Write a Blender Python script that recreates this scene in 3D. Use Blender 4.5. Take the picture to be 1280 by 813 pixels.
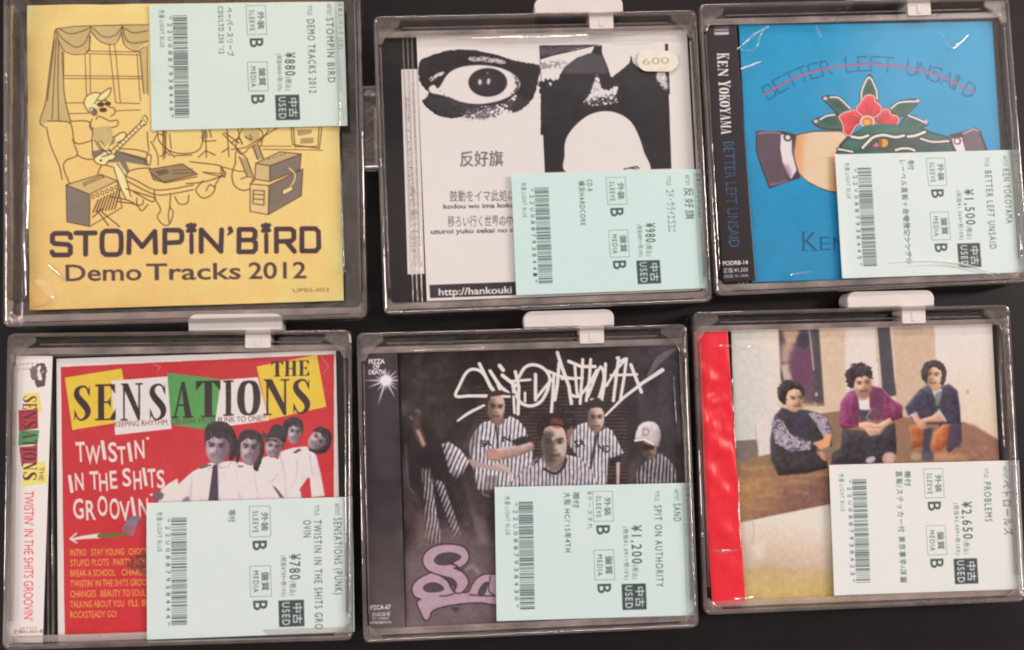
import bpy, bmesh, math, random
import numpy as np
from mathutils import Matrix, Vector

for o in list(bpy.data.objects):
    bpy.data.objects.remove(o, do_unlink=True)
SC = bpy.context.scene
COL = SC.collection
random.seed(7)
RNG = np.random.default_rng(11)
MM = 0.001

# ------------------------------------------------------------------ camera
RIM = 0.016                                   # height of the case rims above the table
CAM_PITCH, CAM_YAW, CAM_ROLL = (math.radians(a) for a in (3.25619518, -3.46820646, -0.95257653))
CAM_H = 0.43869909 + RIM
FPX = 1230.0
RC = np.array((Matrix.Rotation(CAM_PITCH, 3, 'X') @ Matrix.Rotation(CAM_YAW, 3, 'Y') @ Matrix.Rotation(CAM_ROLL, 3, 'Z')))
cam = bpy.data.cameras.new('camera')
cam.sensor_width = 36.0
cam.lens = 36.0 * FPX / 1280.0
cam.clip_start, cam.clip_end = 0.01, 50.0
cam_o = bpy.data.objects.new('camera', cam)
COL.objects.link(cam_o)
M4 = Matrix([list(RC[i]) + [(0, 0, CAM_H)[i]] for i in range(3)] + [[0, 0, 0, 1]])
cam_o.matrix_world = M4
SC.camera = cam_o

# ------------------------------------------------------------------ world, lamps, exposure
W = bpy.data.worlds.new('World')
SC.world = W
W.use_nodes = True
bg = W.node_tree.nodes['Background']
bg.inputs[1].default_value = 1.0
_N, _L = W.node_tree.nodes, W.node_tree.links
_tc = _N.new('ShaderNodeTexCoord')
_mp = _N.new('ShaderNodeMapping'); _mp.inputs['Scale'].default_value = (3.2, 5.5, 1.6); _mp.inputs['Rotation'].default_value = (0.0, 0.0, 0.35)
_nz = _N.new('ShaderNodeTexNoise'); _nz.inputs['Scale'].default_value = 1.3; _nz.inputs['Detail'].default_value = 2.5
_rp = _N.new('ShaderNodeValToRGB')
_rp.color_ramp.elements[0].position, _rp.color_ramp.elements[0].color = 0.42, (0.085, 0.073, 0.068, 1)
_rp.color_ramp.elements[1].position, _rp.color_ramp.elements[1].color = 0.72, (0.70, 0.60, 0.56, 1)
_L.new(_tc.outputs['Generated'], _mp.inputs['Vector'])
_L.new(_mp.outputs['Vector'], _nz.inputs['Vector'])
_L.new(_nz.outputs['Fac'], _rp.inputs['Fac'])
_last = _rp.outputs['Color']
for _d, _r0, _r1, _g in (((0.47, 0.27, 0.84), 0.06, 0.15, 2.2), ((-0.40, 0.20, 0.89), 0.02, 0.09, 1.0), ((0.30, -0.27, 0.91), 0.02, 0.08, 0.9)):  # soft bright patches added to the surroundings to give glare on the lids
    _vd = _N.new('ShaderNodeVectorMath'); _vd.operation = 'DISTANCE'; _vd.inputs[1].default_value = _d
    _L.new(_tc.outputs['Generated'], _vd.inputs[0])
    _mr = _N.new('ShaderNodeMapRange'); _mr.interpolation_type = 'SMOOTHSTEP'
    _mr.inputs['From Min'].default_value, _mr.inputs['From Max'].default_value = _r1, _r0
    _mr.inputs['To Min'].default_value, _mr.inputs['To Max'].default_value = 0.0, _g
    _L.new(_vd.outputs['Value'], _mr.inputs['Value'])
    _sc = _N.new('ShaderNodeVectorMath'); _sc.operation = 'SCALE'; _sc.inputs[0].default_value = (1.0, 0.86, 0.80)
    _L.new(_mr.outputs['Result'], _sc.inputs['Scale'])
    _ad = _N.new('ShaderNodeVectorMath'); _ad.operation = 'ADD'
    _L.new(_last, _ad.inputs[0]); _L.new(_sc.outputs['Vector'], _ad.inputs[1])
    _last = _ad.outputs['Vector']
_L.new(_last, bg.inputs[0])
SC.view_settings.view_transform = 'Standard'
SC.view_settings.look = 'None'
SC.view_settings.exposure = 0.0
SC.view_settings.gamma = 1.0
SC.render.engine = 'CYCLES'
SC.cycles.use_denoising = True
SC.cycles.filter_width = 1.9
SC.cycles.max_bounces = 10
SC.cycles.transparent_max_bounces = 24
SC.cycles.transmission_bounces = 8
SC.cycles.caustics_reflective = False
SC.cycles.caustics_refractive = False


def lamp(name, loc, target, sx, sy, watts, color, roll=0.0):
    L = bpy.data.lights.new(name, 'AREA')
    L.shape = 'RECTANGLE'
    L.size, L.size_y, L.energy, L.color = sx, sy, watts, color
    o = bpy.data.objects.new(name, L)
    COL.objects.link(o)
    o.location = loc
    d = Vector(target) - Vector(loc)
    o.rotation_euler = d.to_track_quat('-Z', 'Y').to_euler()
    return o


WARM = (1.0, 0.855, 0.795)
lamp('ceiling_tube_lamp', (2.5, 0.6, 2.1), (0, 0, 0), 0.3, 1.6, 54, WARM)
lamp('ceiling_tube_lamp', (-2.5, -0.4, 2.1), (0, 0, 0), 0.3, 1.6, 33, WARM)
lamp('ceiling_tube_lamp', (0.2, 2.7, 2.1), (0, 0, 0), 1.6, 0.3, 44, WARM)


# ------------------------------------------------------------------ measuring: pixel of the 1280x813 photo -> point on a level plane
def px_world(p, z):
    p = np.asarray(p, float).reshape(-1, 2)
    d = np.stack([(p[:, 0] - 640) / FPX, -(p[:, 1] - 406.5) / FPX, -np.ones(len(p))], 1) @ RC.T
    t = (z - CAM_H) / d[:, 2]
    return (d * t[:, None])[:, :2]


# ------------------------------------------------------------------ printing: a small anti-aliased painter for printed paper
WHITE = np.array([1.0, 0.855, 0.795])         # colour of the shop light, divided out to get the paint's own colour


def lin(c):
    c = np.asarray(c, float) / 255.0
    return np.where(c <= 0.04045, c / 12.92, ((c + 0.055) / 1.055) ** 2.4)


def albedo(img):
    return np.clip(lin(img) / WHITE / 0.86, 0.004, 0.9)


def gauss(a, s):
    if s < 0.3:
        return a
    r = int(max(1, math.ceil(s * 2.6)))
    k = np.exp(-0.5 * (np.arange(-r, r + 1) / s) ** 2)
    k /= k.sum()
    ap = np.pad(a, [(r, r), (0, 0)] + [(0, 0)] * (a.ndim - 2), mode='edge')
    b = sum(k[i] * ap[i:i + a.shape[0]] for i in range(2 * r + 1))
    bp = np.pad(b, [(0, 0), (r, r)] + [(0, 0)] * (a.ndim - 2), mode='edge')
    return sum(k[i] * bp[:, i:i + a.shape[1]] for i in range(2 * r + 1))


_TXT = {}


def text_edges(s, bold=0.0, shear=0.0, space=1.0):
    key = (s, bold, shear, space)
    if key in _TXT:
        return _TXT[key]
    cu = bpy.data.curves.new('lettering', 'FONT')
    cu.body = s
    cu.offset = bold
    cu.shear = shear
    cu.space_character = space
    cu.resolution_u = 3
    cu.fill_mode = 'FRONT'
    ob = bpy.data.objects.new('lettering', cu)
    COL.objects.link(ob)
    dg = bpy.context.evaluated_depsgraph_get()
    me = ob.evaluated_get(dg).to_mesh()
    n = len(me.vertices)
    v = np.zeros(n * 3)
    me.vertices.foreach_get('co', v)
    v = v.reshape(-1, 3)[:, :2]
    me.calc_loop_triangles()
    t = np.zeros(len(me.loop_triangles) * 3, int)
    me.loop_triangles.foreach_get('vertices', t)
    t = t.reshape(-1, 3)
    if len(t):
        a = v[t]
        area = (a[:, 1, 0] - a[:, 0, 0]) * (a[:, 2, 1] - a[:, 0, 1]) - (a[:, 1, 1] - a[:, 0, 1]) * (a[:, 2, 0] - a[:, 0, 0])
        t = np.where((area < 0)[:, None], t[:, ::-1], t)
        e = np.concatenate([t[:, [0, 1]], t[:, [1, 2]], t[:, [2, 0]]])
        code = e[:, 0] * n + e[:, 1]
        twin = e[:, 1] * n + e[:, 0]
        e = e[~np.isin(code, twin)]
        E_ = v[e]
    else:
        E_ = np.zeros((0, 2, 2))
    ob.evaluated_get(dg).to_mesh_clear()
    bpy.data.objects.remove(ob)
    bpy.data.curves.remove(cu)
    _TXT[key] = E_
    return E_


def cap_height():
    e = text_edges('H')
    return e[..., 1].max()


def zoomed(ox, oy, s=5.0833):
    return lambda *p: [(ox + x / s, oy + y / s) for x, y in p]


def spline(pts, n=6, closed=False):
    """Catmull-Rom through the points."""
    p = np.asarray(pts, float)
    if len(p) < 3:
        return p
    P = np.concatenate([p[-1:], p, p[:2]]) if closed else np.concatenate([2 * p[:1] - p[1:2], p, 2 * p[-1:] - p[-2:-1]])
    out = []
    m = len(p) if closed else len(p) - 1
    for i in range(m):
        a, b, c, d = P[i], P[i + 1], P[i + 2], P[i + 3]
        for t in np.arange(n) / n:
            out.append(0.5 * (2 * b + (c - a) * t + (2 * a - 5 * b + 4 * c - d) * t * t + (3 * b - a - 3 * c + d) * t ** 3))
    if not closed:
        out.append(p[-1])
    return np.array(out)


class Sheet:
    """A printed sheet lying level in a case: corners tl, tr, bl, br as seen in the photo, z its height."""

    def __init__(self, tl, tr, bl, br, z, res=0.27, base=(255, 255, 255)):
        self.z = z
        w = px_world([tl, tr, bl, br], z)
        ex = (w[1] - w[0]) + (w[3] - w[2])
        ex /= np.linalg.norm(ex)
        ey = np.array([ex[1], -ex[0]])        # downwards on the sheet
        c = w.mean(0)
        self.w = float(((w[1] - w[0]) @ ex + (w[3] - w[2]) @ ex) / 2)
        self.h = float(((w[2] - w[0]) @ ey + (w[3] - w[1]) @ ey) / 2)
        self.ex, self.ey, self.o = ex, ey, c - ex * self.w / 2 - ey * self.h / 2
        self.c = c
        self.ang = math.atan2(ex[1], ex[0])
        self.nx = int(round(self.w / (res * MM))) + 1
        self.ny = int(round(self.h / (res * MM))) + 1
        self.img = np.zeros((self.ny, self.nx, 3)) + np.asarray(base, float)
        a = self.to(np.array([tl, tr]))
        self.s = np.linalg.norm(a[1] - a[0]) / np.linalg.norm(np.subtract(tr, tl))   # canvas cells per photo pixel
        # sticker style unit coordinates
        self.uv = False

    def to(self, p):
        p = np.asarray(p, float).reshape(-1, 2)
        if self.__dict__.get('uv'):
            return p * [self.nx - 1, self.ny - 1]
        q = px_world(p, self.z) - self.o
        return np.stack([(q @ self.ex) / self.w * (self.nx - 1), (q @ self.ey) / self.h * (self.ny - 1)], 1)

    # --- masks
    def cover(self, edges, pad=1):
        """edges: (m,2,2) in canvas cells, winding coverage -> (mask, y0, x0)"""
        x0 = int(max(0, math.floor(edges[..., 0].min()) - pad)); x1 = int(min(self.nx, math.ceil(edges[..., 0].max()) + pad + 1))
        y0 = int(max(0, math.floor(edges[..., 1].min()) - pad)); y1 = int(min(self.ny, math.ceil(edges[..., 1].max()) + pad + 1))
        if x1 <= x0 or y1 <= y0:
            return None
        swap = (y1 - y0) > (x1 - x0)
        e = edges - [x0, y0] + 0.5
        Wd, Hd = x1 - x0, y1 - y0
        if swap:
            e = e[..., ::-1]
            Wd, Hd = Hd, Wd
        SS = 4
        acc = np.zeros((Hd * SS, Wd + 2))
        ya, yb = e[:, 0, 1] * SS, e[:, 1, 1] * SS
        sg = np.where(yb > ya, 1.0, -1.0)
        lo, hi = np.minimum(ya, yb), np.maximum(ya, yb)
        r0 = np.clip(np.ceil(lo - 0.5), 0, Hd * SS).astype(int)
        r1 = np.clip(np.ceil(hi - 0.5), 0, Hd * SS).astype(int)
        cnt = np.maximum(r1 - r0, 0)
        tot = int(cnt.sum())
        if tot == 0:
            return None
        idx = np.repeat(np.arange(len(e)), cnt)
        off = np.arange(tot) - np.repeat(np.cumsum(cnt) - cnt, cnt)
        row = r0[idx] + off
        t = (row + 0.5 - ya[idx]) / (yb[idx] - ya[idx])
        x = e[idx, 0, 0] + t * (e[idx, 1, 0] - e[idx, 0, 0])
        x = np.clip(x, 0, Wd)
        xi = np.floor(x).astype(int)
        fr = x - xi
        np.add.at(acc, (row, xi), sg[idx] * (1 - fr))
        np.add.at(acc, (row, xi + 1), sg[idx] * fr)
        m = np.clip(np.abs(np.cumsum(acc, 1)[:, :Wd]), 0, 1)
        m = m.reshape(Hd, SS, Wd).mean(1)
        if swap:
            m = m.T
        return m, y0, x0

    def full(self, r):
        m = np.zeros((self.ny, self.nx))
        if r is not None:
            a, y0, x0 = r
            m[y0:y0 + a.shape[0], x0:x0 + a.shape[1]] = a
        return m

    def poly_mask(self, pts, pad=1):
        q = self.to(pts)
        return self.cover(np.stack([q, np.roll(q, -1, 0)], 1), pad)

    def put(self, r, col, a=1.0):
        if r is None:
            return
        m, y0, x0 = r
        v = self.img[y0:y0 + m.shape[0], x0:x0 + m.shape[1]]
        v += (np.asarray(col, float) - v) * (m * a)[..., None]

    # --- drawing
    def fill(self, pts, col, a=1.0, soft=0.0, smooth=False):
        if smooth:
            pts = spline(pts, 6, True)
        s = soft * self.s
        r = self.poly_mask(pts, pad=int(1 + 3 * s))
        if r is None:
            return
        if s > 0.3:
            r = (gauss(r[0], s), r[1], r[2])
        self.put(r, col, a)

    def ell(self, cx, cy, rx, ry, col, rot=0.0, a=1.0, soft=0.0):
        t = np.linspace(0, 2 * math.pi, 36, endpoint=False)
        c, s = math.cos(math.radians(rot)), math.sin(math.radians(rot))
        x, y = rx * np.cos(t), ry * np.sin(t)
        self.fill(np.stack([cx + x * c - y * s, cy + x * s + y * c], 1), col, a, soft)

    def line(self, pts, w, col, a=1.0, soft=0.0, smooth=False, closed=False):
        """w: width in photo px, a number or one per point"""
        pts = np.asarray(pts, float)
        ws = np.broadcast_to(np.asarray(w, float), (len(pts),))
        if smooth:
            k = np.concatenate([pts, ws[:, None]], 1)
            k = spline(k, 6, closed)
            if closed:
                k = np.concatenate([k, k[:1]])
            pts, ws = k[:, :2], k[:, 2]
        elif closed:
            pts, ws = np.concatenate([pts, pts[:1]]), np.append(ws, ws[0])
        q = self.to(pts)
        hw = ws * self.s / 2
        pad = hw.max() + 2 + 3 * soft * self.s
        x0 = int(max(0, q[:, 0].min() - pad)); x1 = int(min(self.nx, q[:, 0].max() + pad + 1))
        y0 = int(max(0, q[:, 1].min() - pad)); y1 = int(min(self.ny, q[:, 1].max() + pad + 1))
        if x1 <= x0 or y1 <= y0:
            return
        m = np.zeros((y1 - y0, x1 - x0))
        for i in range(len(q) - 1):
            A, B = q[i], q[i + 1]
            p2 = max(hw[i], hw[i + 1]) + 1.5
            xa = int(max(x0, min(A[0], B[0]) - p2)); xb = int(min(x1, max(A[0], B[0]) + p2 + 1))
            ya = int(max(y0, min(A[1], B[1]) - p2)); yb = int(min(y1, max(A[1], B[1]) + p2 + 1))
            if xb <= xa or yb <= ya:
                continue
            X, Y = np.meshgrid(np.arange(xa, xb), np.arange(ya, yb))
            d = B - A
            L2 = d @ d
            t = np.clip(((X - A[0]) * d[0] + (Y - A[1]) * d[1]) / L2, 0, 1) if L2 > 1e-9 else np.zeros(X.shape)
            D = np.hypot(X - A[0] - t * d[0], Y - A[1] - t * d[1])
            h = hw[i] + (hw[i + 1] - hw[i]) * t
            c = np.clip(h - D + 0.5, 0, 1) * np.clip(h * 2, 0, 1)
            v = m[ya - y0:yb - y0, xa - x0:xb - x0]
            np.maximum(v, c, out=v)
        if soft * self.s > 0.3:
            m = gauss(m, soft * self.s)
        self.put((m, y0, x0), col, a)

    def text(self, s, p0, p1, h, col, bold=0.0, shear=0.0, a=1.0, fit=True, space=1.0):
        """baseline p0 -> p1, cap height h (all in photo px); stretched to fit"""
        e = text_edges(s, bold, shear, space)
        if not len(e):
            return
        p0, p1 = np.asarray(p0, float), np.asarray(p1, float)
        d = p1 - p0
        L = np.linalg.norm(d)
        d = d / L
        up = np.array([d[1], -d[0]])
        if self.__dict__.get('uv'):
            # unit coordinates: correct for the sheet's aspect
            asp = np.array([self.w, self.h])
            D = (p1 - p0) * asp
            L = np.linalg.norm(D)
            dd = D / L
            upm = np.array([dd[1], -dd[0]])
            d, up = dd / asp, upm / asp
            h = h * self.w
        x0, x1 = e[..., 0].min(), e[..., 0].max()
        sy = h / cap_height()
        sx = L / max(1e-6, x1 - x0) if fit else sy
        q = p0 + (e[..., 0:1] - x0) * sx * d + e[..., 1:2] * sy * up
        c = self.to(q.reshape(-1, 2)).reshape(-1, 2, 2)
        self.put(self.cover(c), col, a)

    def rag(self, pts, col, soft=3.0, amp=0.6, scale=1.2, a=1.0, smooth=True, seed=0):
        """ragged photocopy edge"""
        if smooth:
            pts = spline(pts, 6, True)
        s = soft * self.s
        r = self.poly_mask(pts, pad=int(2 + 3 * s))
        if r is None:
            return
        m = gauss(r[0], s)
        n = gauss(np.random.default_rng(seed).normal(size=m.shape), scale * self.s)
        n /= n.std() + 1e-9
        k = np.clip((m + n * amp * 0.16 - 0.5) * 5 + 0.5, 0, 1)
        if amp >= 1.1:
            k = k * np.clip(gauss(r[0], 0.5 * s) * 1.6 - 0.25, 0, 1)
        self.put((k, r[1], r[2]), col, a)

    def relief(self, pts, size, k, light=(-0.6, -0.8), fold=0.0, seed=1, edge=0.0):
        """tone a printed figure like the photograph it is printed from: rounded, with soft folds"""
        s = size * self.s
        r = self.poly_mask(pts, pad=int(2 + 2 * s))
        if r is None:
            return
        m, y0, x0 = r
        h = gauss(m, s)
        gy, gx = np.gradient(h)
        t = -(gx * -light[0] + gy * -light[1]) * s * k
        t = -t
        if fold:
            n = np.random.default_rng(seed).normal(size=m.shape)
            n = gauss(n, 1.3 * self.s) + 0.8 * gauss(n.T, 2.6 * self.s).T if False else gauss(n, 1.5 * self.s)
            n /= n.std() + 1e-9
            t = t + n * fold
        if edge:
            t = t - edge * (1 - h) * 2
        v = self.img[y0:y0 + m.shape[0], x0:x0 + m.shape[1]]
        v += (t * gauss(m, 0.4 * self.s))[..., None]
        np.clip(v, 4, 250, out=v)

    def solid(self, pts, col, soft=0.6, size=3.0, k=70, fold=5.0, seed=1, edge=0.0, light=(-0.6, -0.8)):
        self.fill(pts, col, 1.0, soft)
        self.relief(pts, size, k, light, fold, seed, edge)

    def stripes(self, pts, period, ang, c0, c1, duty=0.5, soft=0.3, wob=0.0, a=1.0):
        """a striped cloth patch"""
        r = self.poly_mask(pts, pad=2)
        if r is None:
            return
        m, y0, x0 = r
        m = gauss(m, soft * self.s)
        Y, X = np.mgrid[y0:y0 + m.shape[0], x0:x0 + m.shape[1]]
        t = (X * math.cos(ang) + Y * math.sin(ang)) / (period * self.s)
        if wob:
            n = gauss(RNG.normal(size=m.shape), 5 * self.s)
            t = t + wob * n / (n.std() + 1e-9)
        k = np.clip((np.cos(2 * math.pi * t) - math.cos(math.pi * duty)) * 1.3 + 0.5, 0, 1)
        col = np.asarray(c0, float) * (1 - k[..., None]) + np.asarray(c1, float) * k[..., None]
        v = self.img[y0:y0 + m.shape[0], x0:x0 + m.shape[1]]
        v += (col - v) * (m * a)[..., None]

    def mottle(self, amp, scale, pts=None, tint=(1, 1, 1), seed=3):
        n = gauss(np.random.default_rng(seed).normal(size=self.img.shape[:2]), scale * self.s)
        n /= n.std() + 1e-9
        if pts is not None:
            n = n * gauss(self.full(self.poly_mask(pts)), 2 * self.s)
        self.img += (n * amp)[..., None] * np.asarray(tint)
        self.img = np.clip(self.img, 2, 255)

    def grad(self, pts, c0, c1, p0, p1, soft=0.0):
        r = self.poly_mask(pts)
        if r is None:
            return
        m, y0, x0 = r
        A, B = self.to([p0, p1])
        Y, X = np.mgrid[y0:y0 + m.shape[0], x0:x0 + m.shape[1]]
        d = B - A
        t = np.clip(((X - A[0]) * d[0] + (Y - A[1]) * d[1]) / (d @ d), 0, 1)[..., None]
        col = np.asarray(c0, float) * (1 - t) + np.asarray(c1, float) * t
        v = self.img[y0:y0 + m.shape[0], x0:x0 + m.shape[1]]
        v += (col - v) * gauss(m, soft * self.s)[..., None]

    # --- to mesh
    def build(self, name, parent, mat, thick=0.12, blur=0.0, warp=None):
        img = gauss(self.img, blur * self.s) if blur else self.img
        rgb = albedo(img)
        nx, ny = self.nx, self.ny
        X, Y = np.meshgrid(np.linspace(-self.w / 2, self.w / 2, nx), np.linspace(self.h / 2, -self.h / 2, ny))
        Z = np.zeros_like(X)
        if warp is not None:
            Z = warp(X, Y)
        top = np.stack([X, Y, Z], -1).reshape(-1, 3)
        ring = np.concatenate([np.arange(nx), np.arange(1, ny) * nx + nx - 1,
                               (ny - 1) * nx + np.arange(nx - 2, -1, -1), np.arange(ny - 2, 0, -1) * nx])
        low = top[ring] - [0, 0, thick * MM]
        co = np.concatenate([top, low])
        i = (np.arange(ny - 1)[:, None] * nx + np.arange(nx - 1)[None]).reshape(-1)
        q = np.stack([i, i + nx, i + nx + 1, i + 1], 1)
        k = np.arange(len(ring))
        kn = (k + 1) % len(ring)
        base = nx * ny
        side = np.stack([ring[k], ring[kn], base + kn, base + k], 1)
        F = np.concatenate([q, side])
        me = bpy.data.meshes.new(name)
        me.vertices.add(len(co)); me.vertices.foreach_set('co', co.astype(np.float32).ravel())
        me.loops.add(F.size); me.loops.foreach_set('vertex_index', F.astype(np.int32).ravel())
        me.polygons.add(len(F)); me.polygons.foreach_set('loop_start', (np.arange(len(F)) * 4).astype(np.int32))
        me.update(calc_edges=True)
        at = me.attributes.new('ink', 'FLOAT_COLOR', 'POINT')
        c4 = np.ones((len(co), 4), np.float32)
        c4[:nx * ny, :3] = rgb.reshape(-1, 3)
        c4[nx * ny:, :3] = rgb.reshape(-1, 3)[ring]
        at.data.foreach_set('color', c4.ravel())
        me.validate()
        me.materials.append(mat)
        ob = bpy.data.objects.new(name, me)
        COL.objects.link(ob)
        ob.parent = parent
        wl = Matrix.Translation((self.c[0], self.c[1], self.z)) @ Matrix.Rotation(self.ang, 4, 'Z')
        ob.matrix_local = tmat(parent).inverted() @ wl
        return ob


# ------------------------------------------------------------------ materials
def newmat(name):
    m = bpy.data.materials.new(name)
    m.use_nodes = True
    return m, m.node_tree.nodes, m.node_tree.links


def paper_mat(name, rough, spec, bump=0.0, bscale=300, coat=0.0):
    m, N, L = newmat(name)
    b = N['Principled BSDF']
    a = N.new('ShaderNodeAttribute'); a.attribute_name = 'ink'
    L.new(a.outputs['Color'], b.inputs['Base Color'])
    b.inputs['Roughness'].default_value = rough
    b.inputs['Specular IOR Level'].default_value = spec
    b.inputs['Coat Weight'].default_value = coat
    b.inputs['Coat Roughness'].default_value = 0.12 if coat < 0.8 else 0.33
    tc = N.new('ShaderNodeTexCoord')
    n = N.new('ShaderNodeTexNoise'); n.inputs['Scale'].default_value = bscale; n.inputs['Detail'].default_value = 3
    L.new(tc.outputs['Object'], n.inputs['Vector'])
    bp = N.new('ShaderNodeBump'); bp.inputs['Strength'].default_value = bump; bp.inputs['Distance'].default_value = 0.0004
    L.new(n.outputs['Fac'], bp.inputs['Height'])
    L.new(bp.outputs['Normal'], b.inputs['Normal'])
    L.new(bp.outputs['Normal'], b.inputs['Coat Normal'])
    return m


def plain_mat(name, col, rough, spec=0.4, vary=0.06, scale=120, bump=0.05):
    m, N, L = newmat(name)
    b = N['Principled BSDF']
    tc = N.new('ShaderNodeTexCoord')
    n = N.new('ShaderNodeTexNoise'); n.inputs['Scale'].default_value = scale; n.inputs['Detail'].default_value = 5
    L.new(tc.outputs['Object'], n.inputs['Vector'])
    r = N.new('ShaderNodeValToRGB')
    r.color_ramp.elements[0].position, r.color_ramp.elements[1].position = 0.3, 0.7
    r.color_ramp.elements[0].color = (*[c * (1 - vary) for c in col], 1)
    r.color_ramp.elements[1].color = (*[min(1, c * (1 + vary)) for c in col], 1)
    L.new(n.outputs['Fac'], r.inputs['Fac'])
    L.new(r.outputs['Color'], b.inputs['Base Color'])
    b.inputs['Roughness'].default_value = rough
    b.inputs['Specular IOR Level'].default_value = spec
    bp = N.new('ShaderNodeBump'); bp.inputs['Strength'].default_value = bump; bp.inputs['Distance'].default_value = 0.0003
    L.new(n.outputs['Fac'], bp.inputs['Height'])
    L.new(bp.outputs['Normal'], b.inputs['Normal'])
    return m


def clear_mat(name, ior=1.45, rough=0.06, haze=0.06, hazecol=(0.72, 0.66, 0.62), tint=(1, 1, 1), bump=0.1, bscale=40, bdist=0.001, stretch=(1, 1, 1), gain=1.0):
    """thin clear plastic: see-through with a fresnel gloss and a little milky scatter from scuffs"""
    m, N, L = newmat(name)
    N.remove(N['Principled BSDF'])
    out = N['Material Output']
    tc = N.new('ShaderNodeTexCoord')
    mp = N.new('ShaderNodeMapping'); mp.inputs['Scale'].default_value = stretch
    L.new(tc.outputs['Object'], mp.inputs['Vector'])
    n = N.new('ShaderNodeTexNoise'); n.inputs['Scale'].default_value = bscale; n.inputs['Detail'].default_value = 4; n.inputs['Distortion'].default_value = 0.6
    L.new(mp.outputs['Vector'], n.inputs['Vector'])
    bp = N.new('ShaderNodeBump'); bp.inputs['Strength'].default_value = bump; bp.inputs['Distance'].default_value = bdist
    L.new(n.outputs['Fac'], bp.inputs['Height'])
    tr = N.new('ShaderNodeBsdfTransparent'); tr.inputs['Color'].default_value = (*tint, 1)
    gl = N.new('ShaderNodeBsdfGlossy'); gl.inputs['Roughness'].default_value = rough; gl.inputs['Color'].default_value = (1, 1, 1, 1)
    df = N.new('ShaderNodeBsdfDiffuse'); df.inputs['Color'].default_value = (*hazecol, 1)
    fr = N.new('ShaderNodeFresnel'); geo = N.new('ShaderNodeNewGeometry')
    im = N.new('ShaderNodeMapRange')             # same gloss from both sides of the thin sheet
    im.inputs['To Min'].default_value, im.inputs['To Max'].default_value = ior, 1.0 / ior
    L.new(geo.outputs['Backfacing'], im.inputs['Value'])
    L.new(im.outputs['Result'], fr.inputs['IOR'])
    L.new(bp.outputs['Normal'], gl.inputs['Normal']); L.new(bp.outputs['Normal'], fr.inputs['Normal'])
    m1 = N.new('ShaderNodeMixShader')
    n2 = N.new('ShaderNodeTexNoise'); n2.inputs['Scale'].default_value = 90; n2.inputs['Detail'].default_value = 6
    L.new(tc.outputs['Object'], n2.inputs['Vector'])
    mr = N.new('ShaderNodeMapRange')
    mr.inputs['From Min'].default_value, mr.inputs['From Max'].default_value = 0.3, 0.75
    mr.inputs['To Min'].default_value, mr.inputs['To Max'].default_value = haze * 0.4, haze * 1.6
    L.new(n2.outputs['Fac'], mr.inputs['Value'])
    L.new(mr.outputs['Result'], m1.inputs['Fac'])
    L.new(tr.outputs[0], m1.inputs[1]); L.new(df.outputs[0], m1.inputs[2])
    mul = N.new('ShaderNodeMath'); mul.operation = 'MULTIPLY'; mul.use_clamp = True; mul.inputs[1].default_value = gain
    L.new(fr.outputs[0], mul.inputs[0])
    m2 = N.new('ShaderNodeMixShader')
    L.new(mul.outputs[0], m2.inputs['Fac'])
    L.new(m1.outputs[0], m2.inputs[1]); L.new(gl.outputs[0], m2.inputs[2])
    L.new(m2.outputs[0], out.inputs['Surface'])
    return m


MAT = {}
MAT['table'] = plain_mat('table_laminate', (0.009, 0.0076, 0.0084), 0.52, 0.28, 0.25, 60, 0.1)
MAT['booklet'] = paper_mat('booklet_paper', 0.5, 0.3, 0.15, 120)
MAT['sleeve'] = paper_mat('sleeve_paper', 0.42, 0.35, 0.5, 45, coat=0.25)
MAT['sticker'] = paper_mat('sticker_paper', 0.5, 0.3, 0.25, 60, coat=0.2)
MAT['obi'] = paper_mat('obi_paper', 0.35, 0.4, 0.3, 50, coat=0.35)
MAT['obi_crinkled'] = paper_mat('obi_crinkled_film', 0.3, 0.5, 0.6, 60, coat=0.9)
MAT['polycarb'] = clear_mat('scuffed_polycarbonate', 1.55, 0.06, 0.13, (0.78, 0.68, 0.67), (0.96, 0.94, 0.93), 0.45, 60, 0.001, gain=2.2)
MAT['clip'] = clear_mat('clear_corner_plastic', 1.5, 0.05, 0.10, (0.78, 0.70, 0.68), (0.97, 0.95, 0.94), 0.5, 70, 0.001, gain=1.6)
MAT['ledge'] = clear_mat('milky_ledge_plastic', 1.5, 0.09, 0.24, (0.76, 0.66, 0.65), (0.96, 0.94, 0.93), 0.4, 50, 0.001, gain=1.8)
_n, _l = MAT['polycarb'].node_tree.nodes, MAT['polycarb'].node_tree.links
_rf = _n.new('ShaderNodeBsdfGlass'); _rf.inputs['IOR'].default_value = 1.5; _rf.inputs['Roughness'].default_value = 0.03; _rf.inputs['Color'].default_value = (0.97, 0.95, 0.94, 1)
_t = [x for x in _n if x.type == 'BSDF_TRANSPARENT'][0]
_mx = _n.new('ShaderNodeMixShader'); _mx.inputs['Fac'].default_value = 0.5
_dst = _t.outputs[0].links[0].to_socket
_l.new(_t.outputs[0], _mx.inputs[1]); _l.new(_rf.outputs[0], _mx.inputs[2]); _l.new(_mx.outputs[0], _dst)
MAT['lid'] = clear_mat('clear_styrene', 1.42, 0.07, 0.005, bump=0.12, bscale=22, bdist=0.002, gain=0.7)
MAT['rimplastic'] = clear_mat('clear_styrene_edge', 1.5, 0.08, 0.16, (0.7, 0.64, 0.60), (0.95, 0.94, 0.93), 0.2, 60, 0.001)
MAT['film'] = clear_mat('wrapping_film', 1.5, 0.12, 0.08, (0.9, 0.88, 0.86), bump=0.4, bscale=80, bdist=0.002, gain=3.5)
MAT['film_glint'] = clear_mat('wrapping_film_glint', 1.4, 0.2, 0.62, (0.97, 0.96, 0.95), bump=0.3, bscale=80, bdist=0.001, gain=0.8)  # near-white haze colour stands in for the glint along a fold
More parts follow.
